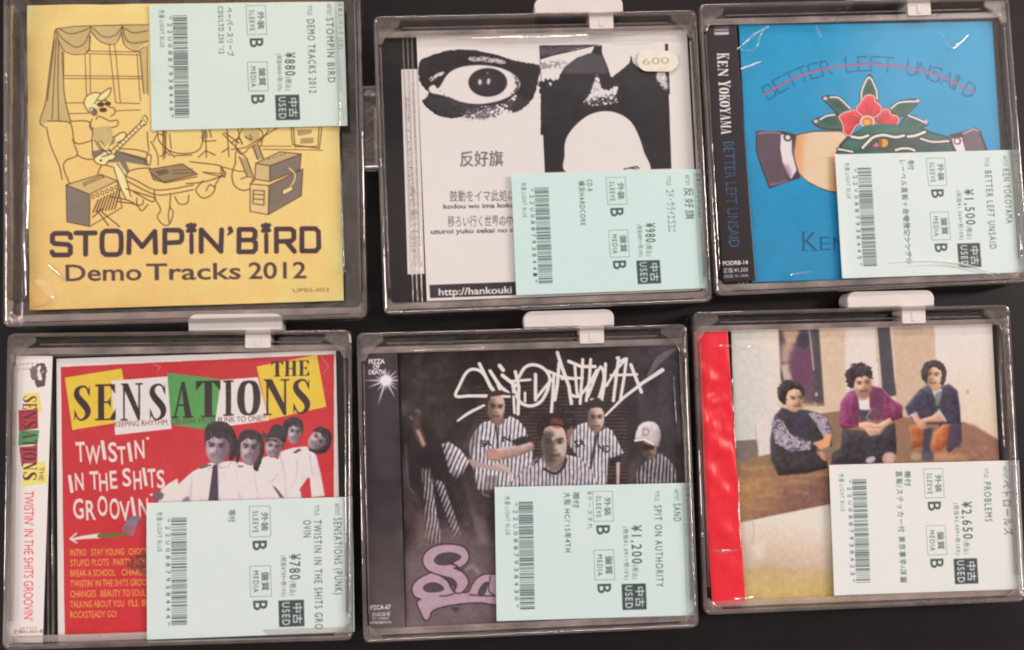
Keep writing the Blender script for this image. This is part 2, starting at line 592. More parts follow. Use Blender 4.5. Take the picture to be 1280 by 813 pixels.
MAT['tray'] = plain_mat('black_styrene', (0.012, 0.011, 0.012), 0.3, 0.5, 0.2, 90, 0.05)
MAT['white'] = plain_mat('white_lock_plastic', (0.80, 0.78, 0.76), 0.38, 0.4, 0.03, 90, 0.08)
MAT['round'] = None


# ------------------------------------------------------------------ mesh helpers
def link(name, bm, mat, parent=None, smooth=False):
    bmesh.ops.recalc_face_normals(bm, faces=bm.faces)
    me = bpy.data.meshes.new(name)
    bm.to_mesh(me)
    bm.free()
    me.materials.append(mat)
    if smooth:
        for p in me.polygons:
            p.use_smooth = True
    o = bpy.data.objects.new(name, me)
    COL.objects.link(o)
    if parent is not None:
        o.parent = parent
    return o


def prism(bm, pts, z0, z1, bev=0.0, seg=2):
    """closed outline pts (mm) extruded z0..z1 (mm); bev rounds the top and bottom edges"""
    n = len(pts)
    lo = [bm.verts.new((x * MM, y * MM, z0 * MM)) for x, y in pts]
    hi = [bm.verts.new((x * MM, y * MM, z1 * MM)) for x, y in pts]
    fs = [bm.faces.new(lo[::-1]), bm.faces.new(hi)]
    for i in range(n):
        fs.append(bm.faces.new((lo[i], lo[(i + 1) % n], hi[(i + 1) % n], hi[i])))
    if bev:
        ed = set()
        for f in fs[:2]:
            ed.update(f.edges)
        bmesh.ops.bevel(bm, geom=list(ed), offset=bev * MM, segments=seg, affect='EDGES', profile=0.6)


def rrect(x0, y0, x1, y1, r, n=5):
    out = []
    for cx, cy, a in ((x1 - r, y1 - r, 0), (x0 + r, y1 - r, 90), (x0 + r, y0 + r, 180), (x1 - r, y0 + r, 270)):
        for k in range(n + 1):
            t = math.radians(a + 90 * k / n)
            out.append((cx + r * math.cos(t), cy + r * math.sin(t)))
    return out


def ring_sweep(bm, outlines):
    """outlines: list of (pts, z) with equal point counts, swept as a closed tube (a moulded frame)"""
    rows = [[bm.verts.new((x * MM, y * MM, z * MM)) for x, y in pts] for pts, z in outlines]
    n = len(rows[0])
    R = len(rows)
    for a in range(R):
        b = (a + 1) % R
        for i in range(n):
            j = (i + 1) % n
            bm.faces.new((rows[a][i], rows[a][j], rows[b][j], rows[b][i]))


def tmat(o):
    return Matrix.LocRotScale(o.location, o.rotation_euler, None)


def thing(name, label, cat, loc, rz, group=None):
    o = bpy.data.objects.new(name, None)
    o.empty_display_size = 0.02
    COL.objects.link(o)
    o.location = loc
    o.rotation_euler = (0, 0, rz)
    o['label'] = label
    o['category'] = cat
    if group:
        o['group'] = group
    return o


# ------------------------------------------------------------------ the table
bm = bmesh.new()
bmesh.ops.create_grid(bm, x_segments=1, y_segments=1, size=3.0)
tab = link('table_surface', bm, MAT['table'])
tab['kind'] = 'structure'
tab['label'] = 'dark charcoal laminate display surface under all the cases'

# ------------------------------------------------------------------ security cases
# centre x, y (m), turn (deg), outer width, height (mm), lock bar offset (mm)
CASES = {
    'A': (-0.1170, 0.1114, 0.55, 157.2, 166.0, 22),
    'B': (0.0422, 0.0999, 1.32, 148.4, 135.6, 20),
    'C': (0.1919, 0.1064, 1.54, 148.4, 135.6, 21),
    'D': (-0.1193, -0.0432, -0.36, 148.4, 135.6, 23),
    'E': (0.0324, -0.0443, 0.61, 148.4, 135.6, 21),
    'F': (0.1836, -0.0376, 0.39, 148.4, 135.6, 19),
}
CASE_LABEL = {
    'A': 'security case with a clear latch on its side, around the yellow cartoon sleeve',
    'B': 'clear security case around the photocopied black and white cover with a large eye',
    'C': 'clear security case around the bright blue cover with a flower',
    'D': 'clear security case around the red cover with yellow, white and green letter blocks',
    'E': 'clear security case around the dark cover with men in striped shirts',
    'F': 'clear security case around the photo of three seated men and its red strip',
}


def security_case(key):
    cx, cy, rz, w, h, lock = CASES[key]
    t = thing('security_case', CASE_LABEL[key], 'security case', (cx, cy, 0), math.radians(rz), 'clear security cases laid out in two rows')
    X, Y = w / 2, h / 2
    # moulded frame: outer wall with a rounded rim and a lower inner ledge
    def r(i, rad):
        return rrect(-X + i, -Y + i, X - i, Y - i, max(0.4, rad - i))
    bm = bmesh.new()
    ring_sweep(bm, [(r(0, 3), 0.6), (r(0, 3), 15.2), (r(0.25, 3), 15.75), (r(0.8, 3), 16.0), (r(1.4, 3), 15.75), (r(1.7, 3), 15.2),
                    (r(1.9, 3), 2.2), (r(2.4, 3), 1.6), (r(0.6, 3), 0.5)])
    link('frame', bm, MAT['polycarb'], t, True)
    bm = bmesh.new()
    prism(bm, rrect(-X + 2.0, -Y + 2.0, X - 2.0, Y - 2.0, 1.5), 0.3, 1.4)
    link('back_panel', bm, MAT['polycarb'], t)
    # the lock channel along the upper side: two ledges; a lower ledge; side ribs
    def piece(name, x0, y0, x1, y1, z0, z1, bev, parent=t, mat='polycarb'):
        bm = bmesh.new()
        prism(bm, sorted_rect(x0, y0, x1, y1), z0, z1, bev)
        return link(name, bm, MAT[mat], parent)
    piece('lock_ledge', -X + 13, Y - 5.4, X - 13, Y - 4.6, 1.5, 13.4, 0.3)
    piece('lock_ledge', -X + 2.2, Y - 9.4, X - 2.2, Y - 6.4, 12.4, 13.6, 0.4, t, 'ledge')
    piece('lower_ledge', -X + 2.6, -Y + 2.3, X - 2.6, -Y + 5.3, 11.6, 12.6, 0.35, t, 'ledge')
    for sx in (-1, 1):
        x = sx * (X - 2.75)
        piece('side_rib', x - 0.4, -Y + 12, x + 0.4, Y - 14, 1.5, 14.6, 0.25)
    # corner clips that hold the disc in
    for sx in (-1, 1):
        for sy in (-1, 1):
            a, b = (10.5, 11.5) if sy > 0 else (7.0, 6.0)
            pts = [(0, 0), (a, 0)]
            pts += [(a * (1 - 0.78 * k / 5) - 0.34 * a * math.sin(math.pi * k / 5) * 0.6, b * (0.26 + 0.74 * k / 5)) for k in range(6)]
            pts += [(0, b)]
            P = [(sx * (X - 1.2 - px), sy * (Y - 1.2 - py)) for px, py in pts]
            if sx * sy < 0:
                P = P[::-1]
            bm = bmesh.new()
            prism(bm, P, 13.5, 15.0, 0.35)
            link('corner_clip', bm, MAT['clip'], t)
    # white lock: bar outside the upper wall, plug through the channel
    hw = 20.5
    bm = bmesh.new()
    r3 = 3.4
    P = [(lock - hw, Y + 0.12), (lock + hw, Y + 0.12)]
    P += [(lock + hw - r3 + r3 * math.cos(k * math.pi / 12), Y + 7.6 - r3 + r3 * math.sin(k * math.pi / 12)) for k in range(7)]
    P += [(lock - hw + r3 - r3 * math.sin(k * math.pi / 12), Y + 7.6 - r3 + r3 * math.cos(k * math.pi / 12)) for k in range(7)]
    prism(bm, P, 3.0, 13.4, 0.7, 3)
    bar = link('lock_bar', bm, MAT['white'], t)
    bm = bmesh.new()
    prism(bm, rrect(lock + 4.5, Y - 7.6, lock + 15.5, Y + 0.1, 0.5), 4.0, 14.4, 0.4)
    link('lock_plug', bm, MAT['white'], bar)
    bm = bmesh.new()
    prism(bm, rrect(lock + 8.9, Y - 6.6, lock + 11.1, Y - 2.4, 0.6), 14.42, 14.8, 0.15)
    link('lock_catch', bm, MAT['white'], bar)
    if key == 'A':
        bm = bmesh.new()
        y1 = 22.0
        y0 = y1 - 38
        prism(bm, rrect(X + 0.15, y0, X + 6.0, y1, 1.2), 9.0, 10.4, 0.3)
        lat = link('side_latch', bm, MAT['polycarb'], t)
        piece('latch_rim', X + 0.2, y0 + 0.05, X + 5.9, y0 + 1.4, 10.5, 15.0, 0.3, lat)
        piece('latch_rim', X + 0.2, y1 - 1.4, X + 5.9, y1 - 0.05, 10.5, 15.0, 0.3, lat)
        piece('latch_loop', X + 4.5, y0 + 1.6, X + 5.9, y1 - 10, 10.5, 15.2, 0.3, lat)
    return t


def sorted_rect(x0, y0, x1, y1):
    return [(x0, y0), (x1, y0), (x1, y1), (x0, y1)]


for k in CASES:
    security_case(k)


# ------------------------------------------------------------------ jewel boxes
def case_frame(key):
    cx, cy, rz, w, h, lock = CASES[key]
    return np.array([cx, cy]), math.radians(rz)


def jewel_thing(key, label, sheet, left_px, right_px=None, name='cd_case', cat='cd'):
    """an Empty under the booklet; returns (thing, x0, x1, y0, y1) of the jewel box in its own mm"""
    t = thing(name, label, cat, (sheet.c[0], sheet.c[1], 0.0015), sheet.ang, 'used discs with pale mint price stickers')
    return t


def jewel_box(t, sheet, left, pad_r=2.2, extra=2.4):
    """left: width (mm) of the hinge strip left of the booklet"""
    bw, bh = sheet.w / MM, sheet.h / MM
    x0, x1 = -bw / 2 - left, bw / 2 + pad_r + 2.2
    y0, y1 = -bh / 2 - extra, bh / 2 + extra
    def piece(name, mat, q, z0, z1, bev, parent):
        bm = bmesh.new()
        prism(bm, q, z0, z1, bev)
        return link(name, bm, MAT[mat], parent)
    base = piece('back_cover', 'lid', rrect(x0, y0, x1, y1, 0.6, 2), 0.0, 1.2, 0.2, t)
    tr = piece('disc_tray', 'tray', sorted_rect(x0 + 1.3, y0 + 1.3, x1 - 1.3, y1 - 1.3), 1.3, 6.2, 0.3, t)
    piece('tray_spine', 'tray', sorted_rect(x0 + 1.3, y0 + 1.3, x0 + left - 1.5, y1 - 1.3), 6.3, 7.4, 0.3, tr)
    lid = piece('jewel_lid', 'lid', rrect(x0, y0, x1, y1, 0.7, 2), 9.2, 10.3, 0.25, t)
    for q in (sorted_rect(x0 + 0.05, y0 + 0.05, x0 + left - 2.0, y0 + 1.2), sorted_rect(x0 + left - 1.9, y0 + 0.05, x1 - 0.05, y0 + 1.2),
              sorted_rect(x0 + left - 1.9, y1 - 1.2, x1 - 0.05, y1 - 0.05), sorted_rect(x1 - 1.2, y0 + 1.3, x1 - 0.05, y1 - 1.3)):
        piece('lid_rim', 'rimplastic', q, 1.4, 9.1, 0.2, lid)
    for k in range(3):
        x = x0 + left - 6.5 + k * 2.0
        piece('hinge_rib', 'rimplastic', sorted_rect(x, y0 + 1.4, x + 0.7, y1 - 1.4), 8.4, 9.1, 0.2, lid)
    for sy in (-1, 1):
        for f in (0.22, 0.72):
            x = x0 + left + f * bw
            yy = (y1 - 3.4) if sy > 0 else (y0 + 1.6)
            piece('booklet_tab', 'rimplastic', sorted_rect(x, yy, x + 8.5, yy + 1.6), 7.2, ZB / MM - 1.5 - 0.75 if False else 8.3, 0.2, lid)
    return x0, x1, y0, y1


ZB = 0.0015 + 0.0091 - 0.0002      # booklet face just under the lid
ZO = 0.0015 + 0.0103 + 0.00025     # obi strip on the lid
ZS = ZO + 0.00045                  # price sticker on top
INK = (70, 75, 73)


def sticker(parent, tl, tr, bl, br, z, d, warp=None):
    """mint shop price sticker, printed sideways; d: texts"""
    s = Sheet(tl, tr, bl, br, z, 0.19, d.get('base', (205, 218, 206)))
    s.uv = True
    v0 = d.get('v0', 0.0)                                   # upper part of the sticker tucked out of sight
    def V(v):
        return (v - v0) / (1 - v0)
    def vt(txt, u, va, vb, h, bold=0.0, col=INK, a=1.0):    # text running down the sticker at column u
        s.text(txt, (u, V(va)), (u, V(vb)), h, col, bold, 0, a, True, 1.28 if len(txt) > 2 else 1.0)
    rng = random.Random(d['code'])
    vt('色番:LIGHT BLUE', 0.052, 0.07, 0.36, 0.021, 0.0, (90, 95, 92))
    n = len(d['code']) + 2
    for i, ch in enumerate('*' + d['code'] + '*'):
        v = 0.12 + 0.79 * i / (n - 0.4)
        vt(ch, 0.092, v, v + 0.026, 0.021)
    # barcode
    v = 0.115
    while v < 0.91:
        bw = rng.choice((0.005, 0.005, 0.012))
        s.fill([(0.118, V(v)), (0.192, V(v)), (0.192, V(v + bw)), (0.118, V(v + bw))], (82, 88, 86), 0.95)
        v += bw + rng.choice((0.005, 0.0055, 0.011))
    for i, (txt, va, vb) in enumerate(d['notes']):
        vt(txt, 0.395 - 0.044 * i, va, vb, 0.026, 0.006)
    if d.get('extra'):
        vt(d['extra'], 0.468, 0.05, 0.33, 0.020, 0.0, (90, 95, 92))
    for v1, jp, en in ((0.05, '外装', 'SLEEVE'), (0.49, '盤質', 'MEDIA')):
        q = [(0.495, V(v1)), (0.595, V(v1)), (0.598, V(v1 + 0.225)), (0.498, V(v1 + 0.225))]
        s.line(q, 0.0042 if False else 0.9 / s.s / 1.0, INK, closed=True)
        vt(jp, 0.555, v1 + 0.045, v1 + 0.185, 0.026, 0.006)
        vt(en, 0.511, v1 + 0.035, v1 + 0.195, 0.026)
        vt('B', 0.511, v1 + 0.255, v1 + 0.325, 0.066, 0.012)
    vt(d['price'], 0.688, d.get('pv', 0.33), 0.60, 0.050, 0.008)
    vt('(税込)', 0.690, 0.612, 0.715, 0.024)
    vt(d['sub'], 0.648, d.get('pv', 0.33) + 0.01, 0.72, 0.020, 0, (80, 84, 82))
    s.fill([(0.632, V(0.75)), (0.755, V(0.75)), (0.757, V(0.945)), (0.634, V(0.945))], (70, 74, 73))
    pal = d.get('base', (205, 218, 206))
    vt('中古', 0.705, 0.775, 0.925, 0.034, 0.01, pal)
    vt('USED', 0.650, 0.765, 0.932, 0.036, 0.012, pal)
    vt('TITLE:', 0.812, 0.055, 0.135, 0.022)
    vt(d['title'], 0.808, 0.165, d['tv'], 0.037)
    if d.get('title2'):
        vt(d['title2'], 0.757, 0.165, 0.29, 0.037)
    vt('ARTIST:', 0.912, 0.045, 0.14, 0.022)
    vt(d['artist'], 0.906, 0.155, d['av'], 0.037)
    s.line([(0.958, V(0.03)), (0.962, V(0.97))], 0.8 / s.s, INK, 0.9)
    vt(d['genre'], 0.969, 0.04, 0.40, 0.020, 0, (90, 95, 92))
    vt(d.get('foot', '·-··-'), 0.972, 0.85, 0.95, 0.020, 0, (90, 95, 92), 0.8)
    s.mottle(1.2, 8)
    s.img = gauss(s.img, 0.75)
    s.mottle(1.5, 0.6, seed=9)
    ph = rng.uniform(0, 6)
    def wave(X, Y):
        z = MM * (0.10 * np.sin(X * 70 + 40 * Y + ph) + 0.07 * np.sin(Y * 150 + ph * 2 + 1.5 * np.sin(X * 60)) + 0.12)
        return z + (warp(X, Y) if warp else 0)
    return s.build('price_sticker', parent, MAT['sticker'], 0.10, blur=0.0, warp=wave)


def corner_lift(w, h, amt=0.6):
    """a sticker whose left lower edge has come up a little"""
    def f(X, Y):
        a = np.clip((-X / (w / 2) - 0.8) / 0.2, 0, 1)
        return a * a * amt * MM * (0.5 + 0.5 * np.clip(-Y / (h / 2) + 0.4, 0, 1))
    return f


def film_fold(parent, pts, z, w=1.0, amp=0.5, mat='film'):
    """a raised crease of the wrapping film along photo-px points"""
    P = px_world(spline(pts, 5), z)
    inv = tmat(parent).inverted()
    bm = bmesh.new()
    rows = []
    n = len(P)
    for i in range(n):
        d = P[min(i + 1, n - 1)] - P[max(i - 1, 0)]
        d /= np.linalg.norm(d) + 1e-12
        nn = np.array([-d[1], d[0]])
        k = math.sin(math.pi * (i + 0.2) / (n - 0.6))
        ww = w * MM * (0.25 + 0.75 * k)
        hh = amp * MM * max(0.1, k)
        row = []
        for u, v in ((-1, 0), (-0.55, 0.55), (0, 1), (0.55, 0.5), (1, 0)):
            q = P[i] + nn * u * ww
            row.append(bm.verts.new(inv @ Vector((q[0], q[1], z + v * hh))))
        rows.append(row)
    for a, b in zip(rows, rows[1:]):
        for i in range(4):
            bm.faces.new((a[i], a[i + 1], b[i + 1], b[i]))
    return link('wrap_fold', bm, MAT[mat], parent, True)


# ------------------------------------------------------------------ letter shapes
def place(x0, y0, x1, y1, slant=0.0):
    """unit box -> photo px; slant lets the right side rise"""
    return lambda u, v: (x0 + u * (x1 - x0), y0 + v * (y1 - y0) + slant * u)


def place_down(x0, y0, x1, y1):
    """letters turned a quarter clockwise, running down: unit u goes down, v goes left"""
    return lambda u, v: (x1 - v * (x1 - x0), y0 + u * (y1 - y0))


SQ = {
    'S': [[(1, .2), (.96, .06), (.85, 0), (.14, 0), (.02, .1), (.02, .38), (.14, .47), (.86, .52), (.98, .62), (.98, .9), (.86, 1), (.1, 1), (0, .86)]],
    'T': [[(0, 0), (1, 0)], [(.5, 0), (.5, 1)]],
    'O': [[(.2, 0), (.8, 0), (.97, .1), (1, .3), (1, .72), (.95, .92), (.78, 1), (.2, 1), (.05, .9), (0, .7), (0, .3), (.04, .1), (.2, 0)]],
    'M': [[(0, 1), (.02, 0), (.5, .72), (.97, 0), (1, 1)]],
    'P': [[(0, 1), (0, 0), (.8, 0), (.97, .08), (1, .25), (.98, .45), (.85, .55), (.02, .58)]],
    'i': [[(.5, .34), (.52, 1)], [(.1, -.02), (.85, .16)], [(.85, -.04), (.12, .18)], [(.45, -.06), (.52, .2)]],
    'N': [[(0, 1), (0, 0), (.97, 1), (1, 0)]],
    'B': [[(.02, .48), (.82, .47), (.96, .36), (.97, .1), (.82, 0), (.02, 0), (0, 1), (.85, 1), (1, .88), (1, .6), (.84, .48)]],
    'R': [[(0, 1), (0, 0), (.8, 0), (.97, .1), (.97, .42), (.82, .54), (.02, .56)], [(.55, .56), (1, 1)]],
    'D': [[(.02, 0), (.8, 0), (.98, .14), (1, .84), (.82, 1), (.02, 1), (.02, 0)]],
}


def square_letter(s, ch, box, w, col):
    f = place(*box)
    for pl in SQ[ch]:
        s.line([f(*p) for p in pl], w, col)


def serif(s, ch, f, col, wd):
    """bold condensed roman capitals; wd = letter width in photo px (for the curved strokes)"""
    def P(*pts):
        s.fill([f(*p) for p in pts], col)
    def R(a, b, c, d):
        P((a, b), (c, b), (c, d), (a, d))
    def C(pts):
        s.line([f(u, v) for u, v, _ in pts], [k * wd for _, _, k in pts], col, smooth=True)
    if ch == 'E':
        R(.14, 0, .44, 1); R(0, 0, .96, .05); R(0, .95, 1, 1); R(.4, .47, .74, .52)
        P((.96, .0), (.98, .28), (.7, .04)); P((1, 1), (1, .68), (.7, .96)); P((.76, .34), (.76, .65), (.6, .5))
    elif ch == 'N':
        R(.12, 0, .2, 1); R(0, .955, .32, 1); P((0, 0), (.34, 0), (.88, .8), (.88, 1), (.78, 1), (.1, .06)); R(.8, 0, .88, 1); R(.67, 0, 1, .045)
    elif ch == 'A':
        P((.46, 0), (.56, 0), (.2, 1), (.12, 1)); P((.44, 0), (.6, 0), (.93, 1), (.62, 1)); R(.25, .62, .7, .67); R(0, .955, .33, 1); R(.52, .955, 1, 1)
    elif ch == 'T':
        R(.35, 0, .66, 1); R(0, 0, 1, .05); P((0, 0), (.3, .04), (0, .28)); P((1, 0), (.7, .04), (1, .28)); R(.2, .955, .8, 1)
    elif ch == 'I':
        R(.24, 0, .76, 1); R(0, 0, 1, .05); R(0, .95, 1, 1)
    elif ch == 'H':
        R(.1, 0, .36, 1); R(.66, 0, .92, 1); R(.3, .46, .7, .52); R(0, 0, .46, .05); R(0, .95, .46, 1); R(.56, 0, 1, .05); R(.56, .95, 1, 1)
    elif ch == 'K':
        R(.1, 0, .34, 1); R(0, 0, .46, .06); R(0, .94, .46, 1); P((.84, 0), (.94, 0), (.4, .55), (.32, .55)); P((.42, .42), (.6, .34), (1, 1), (.7, 1)); R(.6, 0, 1, .05); R(.55, .94, 1, 1)
    elif ch == 'Y':
        R(.38, .5, .64, 1); P((.04, 0), (.34, 0), (.6, .52), (.4, .56)); P((.84, 0), (.93, 0), (.62, .56), (.52, .52)); R(0, 0, .44, .05); R(.66, 0, 1, .05); R(.24, .94, .78, 1)
    elif ch == 'M':
        R(.08, 0, .16, 1); R(.7, 0, .92, 1); P((.06, 0), (.3, 0), (.56, .8), (.48, .95)); P((.48, .95), (.54, .8), (.76, 0), (.84, 0)); R(0, .94, .26, 1); R(.6, .94, 1, 1); R(.7, 0, 1, .05); R(0, 0, .24, .05)
    elif ch == 'O':
        C([(.5, .04, .1), (.26, .12, .24), (.16, .32, .32), (.14, .5, .33), (.16, .68, .32), (.26, .88, .24), (.5, .96, .1), (.74, .88, .24), (.84, .68, .32), (.86, .5, .33), (.84, .32, .32), (.74, .12, .24), (.5, .04, .1)])
    elif ch == 'S':
        C([(.84, .2, .08), (.72, .07, .1), (.48, .04, .12), (.24, .12, .24), (.2, .26, .32), (.36, .4, .36), (.62, .55, .38), (.8, .7, .34), (.76, .86, .24), (.52, .96, .12), (.3, .94, .09), (.14, .8, .08)])
        P((.92, .0), (.92, .32), (.8, .22)); P((.06, 1), (.06, .66), (.18, .78))


def group_shirt(s, pts, ang, period=3.2):
    s.stripes(pts, period, ang, (205, 195, 198), (60, 50, 58), 0.42, 0.4, 0.10)


def tiny(s, x0, y0, x1, y1, h, col):
    """a line of print too small to read"""
    r = random.Random(int(x0 * 7 + y0 * 13))
    x = x0
    while x < x1:
        w = r.uniform(.5, 1.3)
        y = y0 + (y1 - y0) * (x - x0) / (x1 - x0)
        s.line([(x, y - h * r.uniform(.2, .5)), (x + .2, y + h * r.uniform(.2, .5))], w, col, .85, .2)
        x += w + r.uniform(.5, 1.1)


def portrait(s, cx, cy, rx, ry, rot, base, shade, lightc, look=0.0, side=1, smile=0.0, beard=None):
    """a small printed face, in soft tones: sockets, nose, cheeks, mouth and jaw"""
    c, n = math.cos(math.radians(rot)), math.sin(math.radians(rot))
    P = lambda u, v: (cx + u * rx * c - v * ry * n, cy + u * rx * n + v * ry * c)
    dark = tuple(x * 0.42 for x in shade)
    head = [P(u, v) for u, v in ((-.62, -.92), (0, -1.05), (.62, -.92), (.95, -.45), (.97, .05), (.84, .5), (.52, .9), (.15, 1.06), (-.15, 1.06), (-.52, .9), (-.84, .5), (-.97, .05), (-.95, -.45))]
    s.fill(head, base, 1, 0.5, True)
    s.relief(spline(head, 4, True), rx * 0.55, 75, (-0.5 * side, -0.7))
    s.fill([P(side * .25, -.8), P(side * 1.1, -.7), P(side * 1.05, .6), P(side * .45, 1.0), P(side * .38, .3)], shade, .6, rx * .16)
    s.ell(*P(-side * .42 + look * .2, .18), rx * .26, ry * .22, lightc, rot, .75, rx * .14)
    s.ell(*P(look * .2, -.62), rx * .5, ry * .18, lightc, rot, .55, rx * .16)
    for sg in (-1, 1):
        a = look * .5 + sg * .42
        s.ell(*P(a, -.17), rx * .30, ry * .13, shade, rot, .8, rx * .08)
        s.line([P(a - .24, -.27 + .04 * sg), P(a + .24, -.27 - .04 * sg)], ry * .10, dark, .8, rx * .05)
        s.ell(*P(a + look * .1, -.10), rx * .15, ry * .055, tuple(x * .6 for x in dark), rot, .9, rx * .04)
    s.line([P(look * .6 + side * .06, -.12), P(look * .7 + side * .12, .24)], rx * .16, shade, .7, rx * .08)
    s.line([P(look * .7 - .14, .31), P(look * .7 + .16, .31)], ry * .08, dark, .6, rx * .07)
    s.line([P(look * .65 - .06, -.05), P(look * .7 - .06, .22)], rx * .10, lightc, .7, rx * .06)
    if beard:
        s.fill([P(-.85, .2), P(-.5, .42), P(0, .40), P(.5, .42), P(.85, .2), P(.55, .95), P(0, 1.1), P(-.55, .95)], beard, .6, rx * .12)
    m = [P(look * .5 - .34, .54 - smile * .06), P(look * .5, .58 + smile * .05), P(look * .5 + .34, .53 - smile * .06)]
    s.line(m, ry * (.12 + .05 * smile), dark, .75, rx * .06, True)
    if smile > .5:
        s.line(m, ry * .07, lightc, .8, rx * .04, True)
    s.line([P(look * .5 - .2, .72), P(look * .5 + .2, .72)], ry * .07, lightc, .45, rx * .08)
    return P


# ================================================================== yellow sleeve
def yellow_sleeve():
    z = 0.0068
    s = Sheet((35, 6), (421, 1), (33, 388), (428, 376), z, 0.27, (242, 202, 132))
    s.grad([(20, 0), (440, 0), (440, 400), (20, 400)], (234, 184, 112), (242, 198, 126), (60, 380), (330, 60))
    br, tan, gry = (92, 62, 44), (196, 166, 112), (128, 112, 98)
    Z1, Z2, Z4 = zoomed(0, 0), zoomed(0, 130), zoomed(230, 120)
    def L(Z, pts, w=1.15, smooth=True, col=br):
        s.line(Z(*pts), w, col, 0.95, 0, smooth)
    # curtains
    s.fill(Z1((355, 185), (570, 165), (780, 160), (940, 160), (940, 270), (860, 320), (790, 280), (770, 240), (700, 285), (640, 270), (575, 215), (560, 320), (480, 350), (400, 310)), tan)
    s.fill(Z1((350, 190), (395, 290), (400, 480), (415, 620), (450, 780), (300, 770), (270, 800), (252, 770), (290, 640), (315, 420)), tan)
    s.fill(Z1((880, 330), (930, 300), (945, 600), (905, 590)), tan)
    for p in ([(355, 185), (470, 170), (580, 165), (780, 160), (945, 158)], [(355, 185), (400, 250), (480, 300), (540, 270), (580, 175)],
              [(355, 200), (390, 300), (440, 340), (500, 348), (560, 325), (575, 230)], [(370, 180), (440, 215), (520, 200), (580, 170)],
              [(580, 200), (630, 260), (700, 285), (750, 260), (780, 170)], [(590, 180), (660, 235), (730, 225), (780, 165)],
              [(780, 175), (800, 250), (850, 275), (940, 262)], [(775, 210), (790, 285), (860, 325), (920, 300)], [(790, 180), (850, 210), (940, 195)],
              [(350, 190), (318, 420), (290, 640), (252, 772), (285, 810)], [(358, 240), (345, 480), (330, 760)], [(372, 260), (368, 500), (372, 765)],
              [(395, 330), (402, 480), (412, 620), (450, 780)], [(345, 260), (320, 480), (300, 640)]):
        L(Z1, p)
    # window
    for a, b in (((405, 325), (405, 480)), ((570, 230), (570, 325)), ((695, 285), (698, 330)), ((728, 285), (732, 330)), ((540, 345), (550, 610)), ((572, 345), (575, 590)),
                 ((700, 335), (735, 650)), ((735, 335), (765, 655)), ((870, 345), (892, 640)), ((890, 330), (915, 600)), ((400, 482), (900, 487)), ((400, 500), (905, 502)),
                 ((545, 325), (890, 332)), ((550, 342), (880, 350)), ((415, 655), (540, 655)), ((735, 655), (890, 660)), ((440, 722), (560, 722)), ((735, 705), (890, 700)), ((935, 290), (940, 600))):
        L(Z1, (a, b), 1.0, False)
    # man with a cap and a guitar
    s.fill(Z1((560, 720), (535, 660), (550, 610), (600, 590), (650, 600), (690, 560), (705, 565), (690, 610), (650, 650), (620, 680)), (246, 214, 150))
    for p in ([(565, 720), (535, 660), (552, 612), (600, 590), (640, 595)], [(600, 660), (640, 600), (695, 562), (705, 570), (685, 615), (620, 665)],
              [(620, 640), (680, 640)], [(575, 720), (570, 690), (600, 690), (610, 720), (590, 735)], [(610, 760), (630, 740), (700, 770), (745, 765), (745, 800), (700, 815)],
              [(690, 680), (725, 690), (730, 720), (705, 740)], [(585, 760), (570, 800), (585, 830)]):
        L(Z1, p, 1.3)
    s.ell(*Z1((640, 665))[0], 5, 3, br); s.ell(*Z1((685, 660))[0], 4, 3, br); s.ell(*Z1((655, 700))[0], 5, 3, br)
    s.ell(*Z1((600, 715))[0], 4, 4.5, (120, 95, 90))
    s.fill(Z2((600, 150), (700, 140), (715, 180), (720, 220), (680, 265), (600, 230), (590, 190)), tan)
    s.fill(Z2((590, 300), (640, 290), (760, 300), (930, 345), (945, 395), (800, 370), (825, 430), (800, 440), (760, 370), (660, 375), (590, 340)), gry)
    s.fill(Z2((720, 385), (760, 390), (800, 430), (790, 480), (830, 590), (800, 610), (740, 460)), (246, 214, 150))
    for p in ([(300, 110), (380, 110), (450, 130), (470, 250), (490, 325), (420, 360), (405, 410), (445, 515)], [(295, 150), (320, 260), (375, 390), (395, 480)],
              [(450, 110), (560, 112), (580, 160)], [(460, 230), (500, 255), (590, 232)], [(490, 325), (540, 350), (600, 352)], [(590, 150), (585, 250), (590, 330)],
              [(600, 230), (640, 290), (700, 320)], 
              [(750, 285), (850, 290), (940, 310)], [(760, 305), (880, 345), (935, 360)], [(930, 320), (960, 330), (950, 390), (920, 370), (940, 320)], [(935, 180), (945, 300)],
              [(745, 380), (800, 470), (830, 590)], [(720, 400), (760, 520), (800, 605)], [(620, 445), (650, 390), (710, 400)], [(895, 110), (915, 75), (935, 90), (930, 125), (905, 140), (895, 110)],
              [(975, 240), (1000, 195), (1040, 200)], [(1035, 175), (1038, 350)], [(1055, 175), (1050, 340)], [(960, 240), (1000, 320), (1005, 390)], [(1050, 275), (1110, 340)],
              [(1110, 330), (1220, 325)]):
        L(Z2, p, 1.35)
    gb = Z2((600, 345), (640, 318), (668, 300), (700, 300), (722, 318), (735, 330), (720, 352), (690, 362), (668, 388), (630, 385), (604, 368))
    s.fill(gb, (246, 214, 150), smooth=True); s.line(gb, 1.3, br, smooth=True, closed=True); s.line(Z2((650, 335), (690, 325)), 2.2, gry); s.ell(*Z2((640, 360))[0], 1.6, 1.6, br)
    s.fill(Z2((700, 305), (905, 108), (925, 122), (722, 322)), (240, 205, 140)); L(Z2, [(700, 305), (905, 108)], 1.3, False); L(Z2, [(722, 322), (925, 122)], 1.3, False)
    for k in range(9):
        a_, b_ = (722 + 20 * k, 284 - 19.5 * k), (740 + 20 * k, 300 - 19.5 * k)
        L(Z2, [a_, b_], 0.9, False)
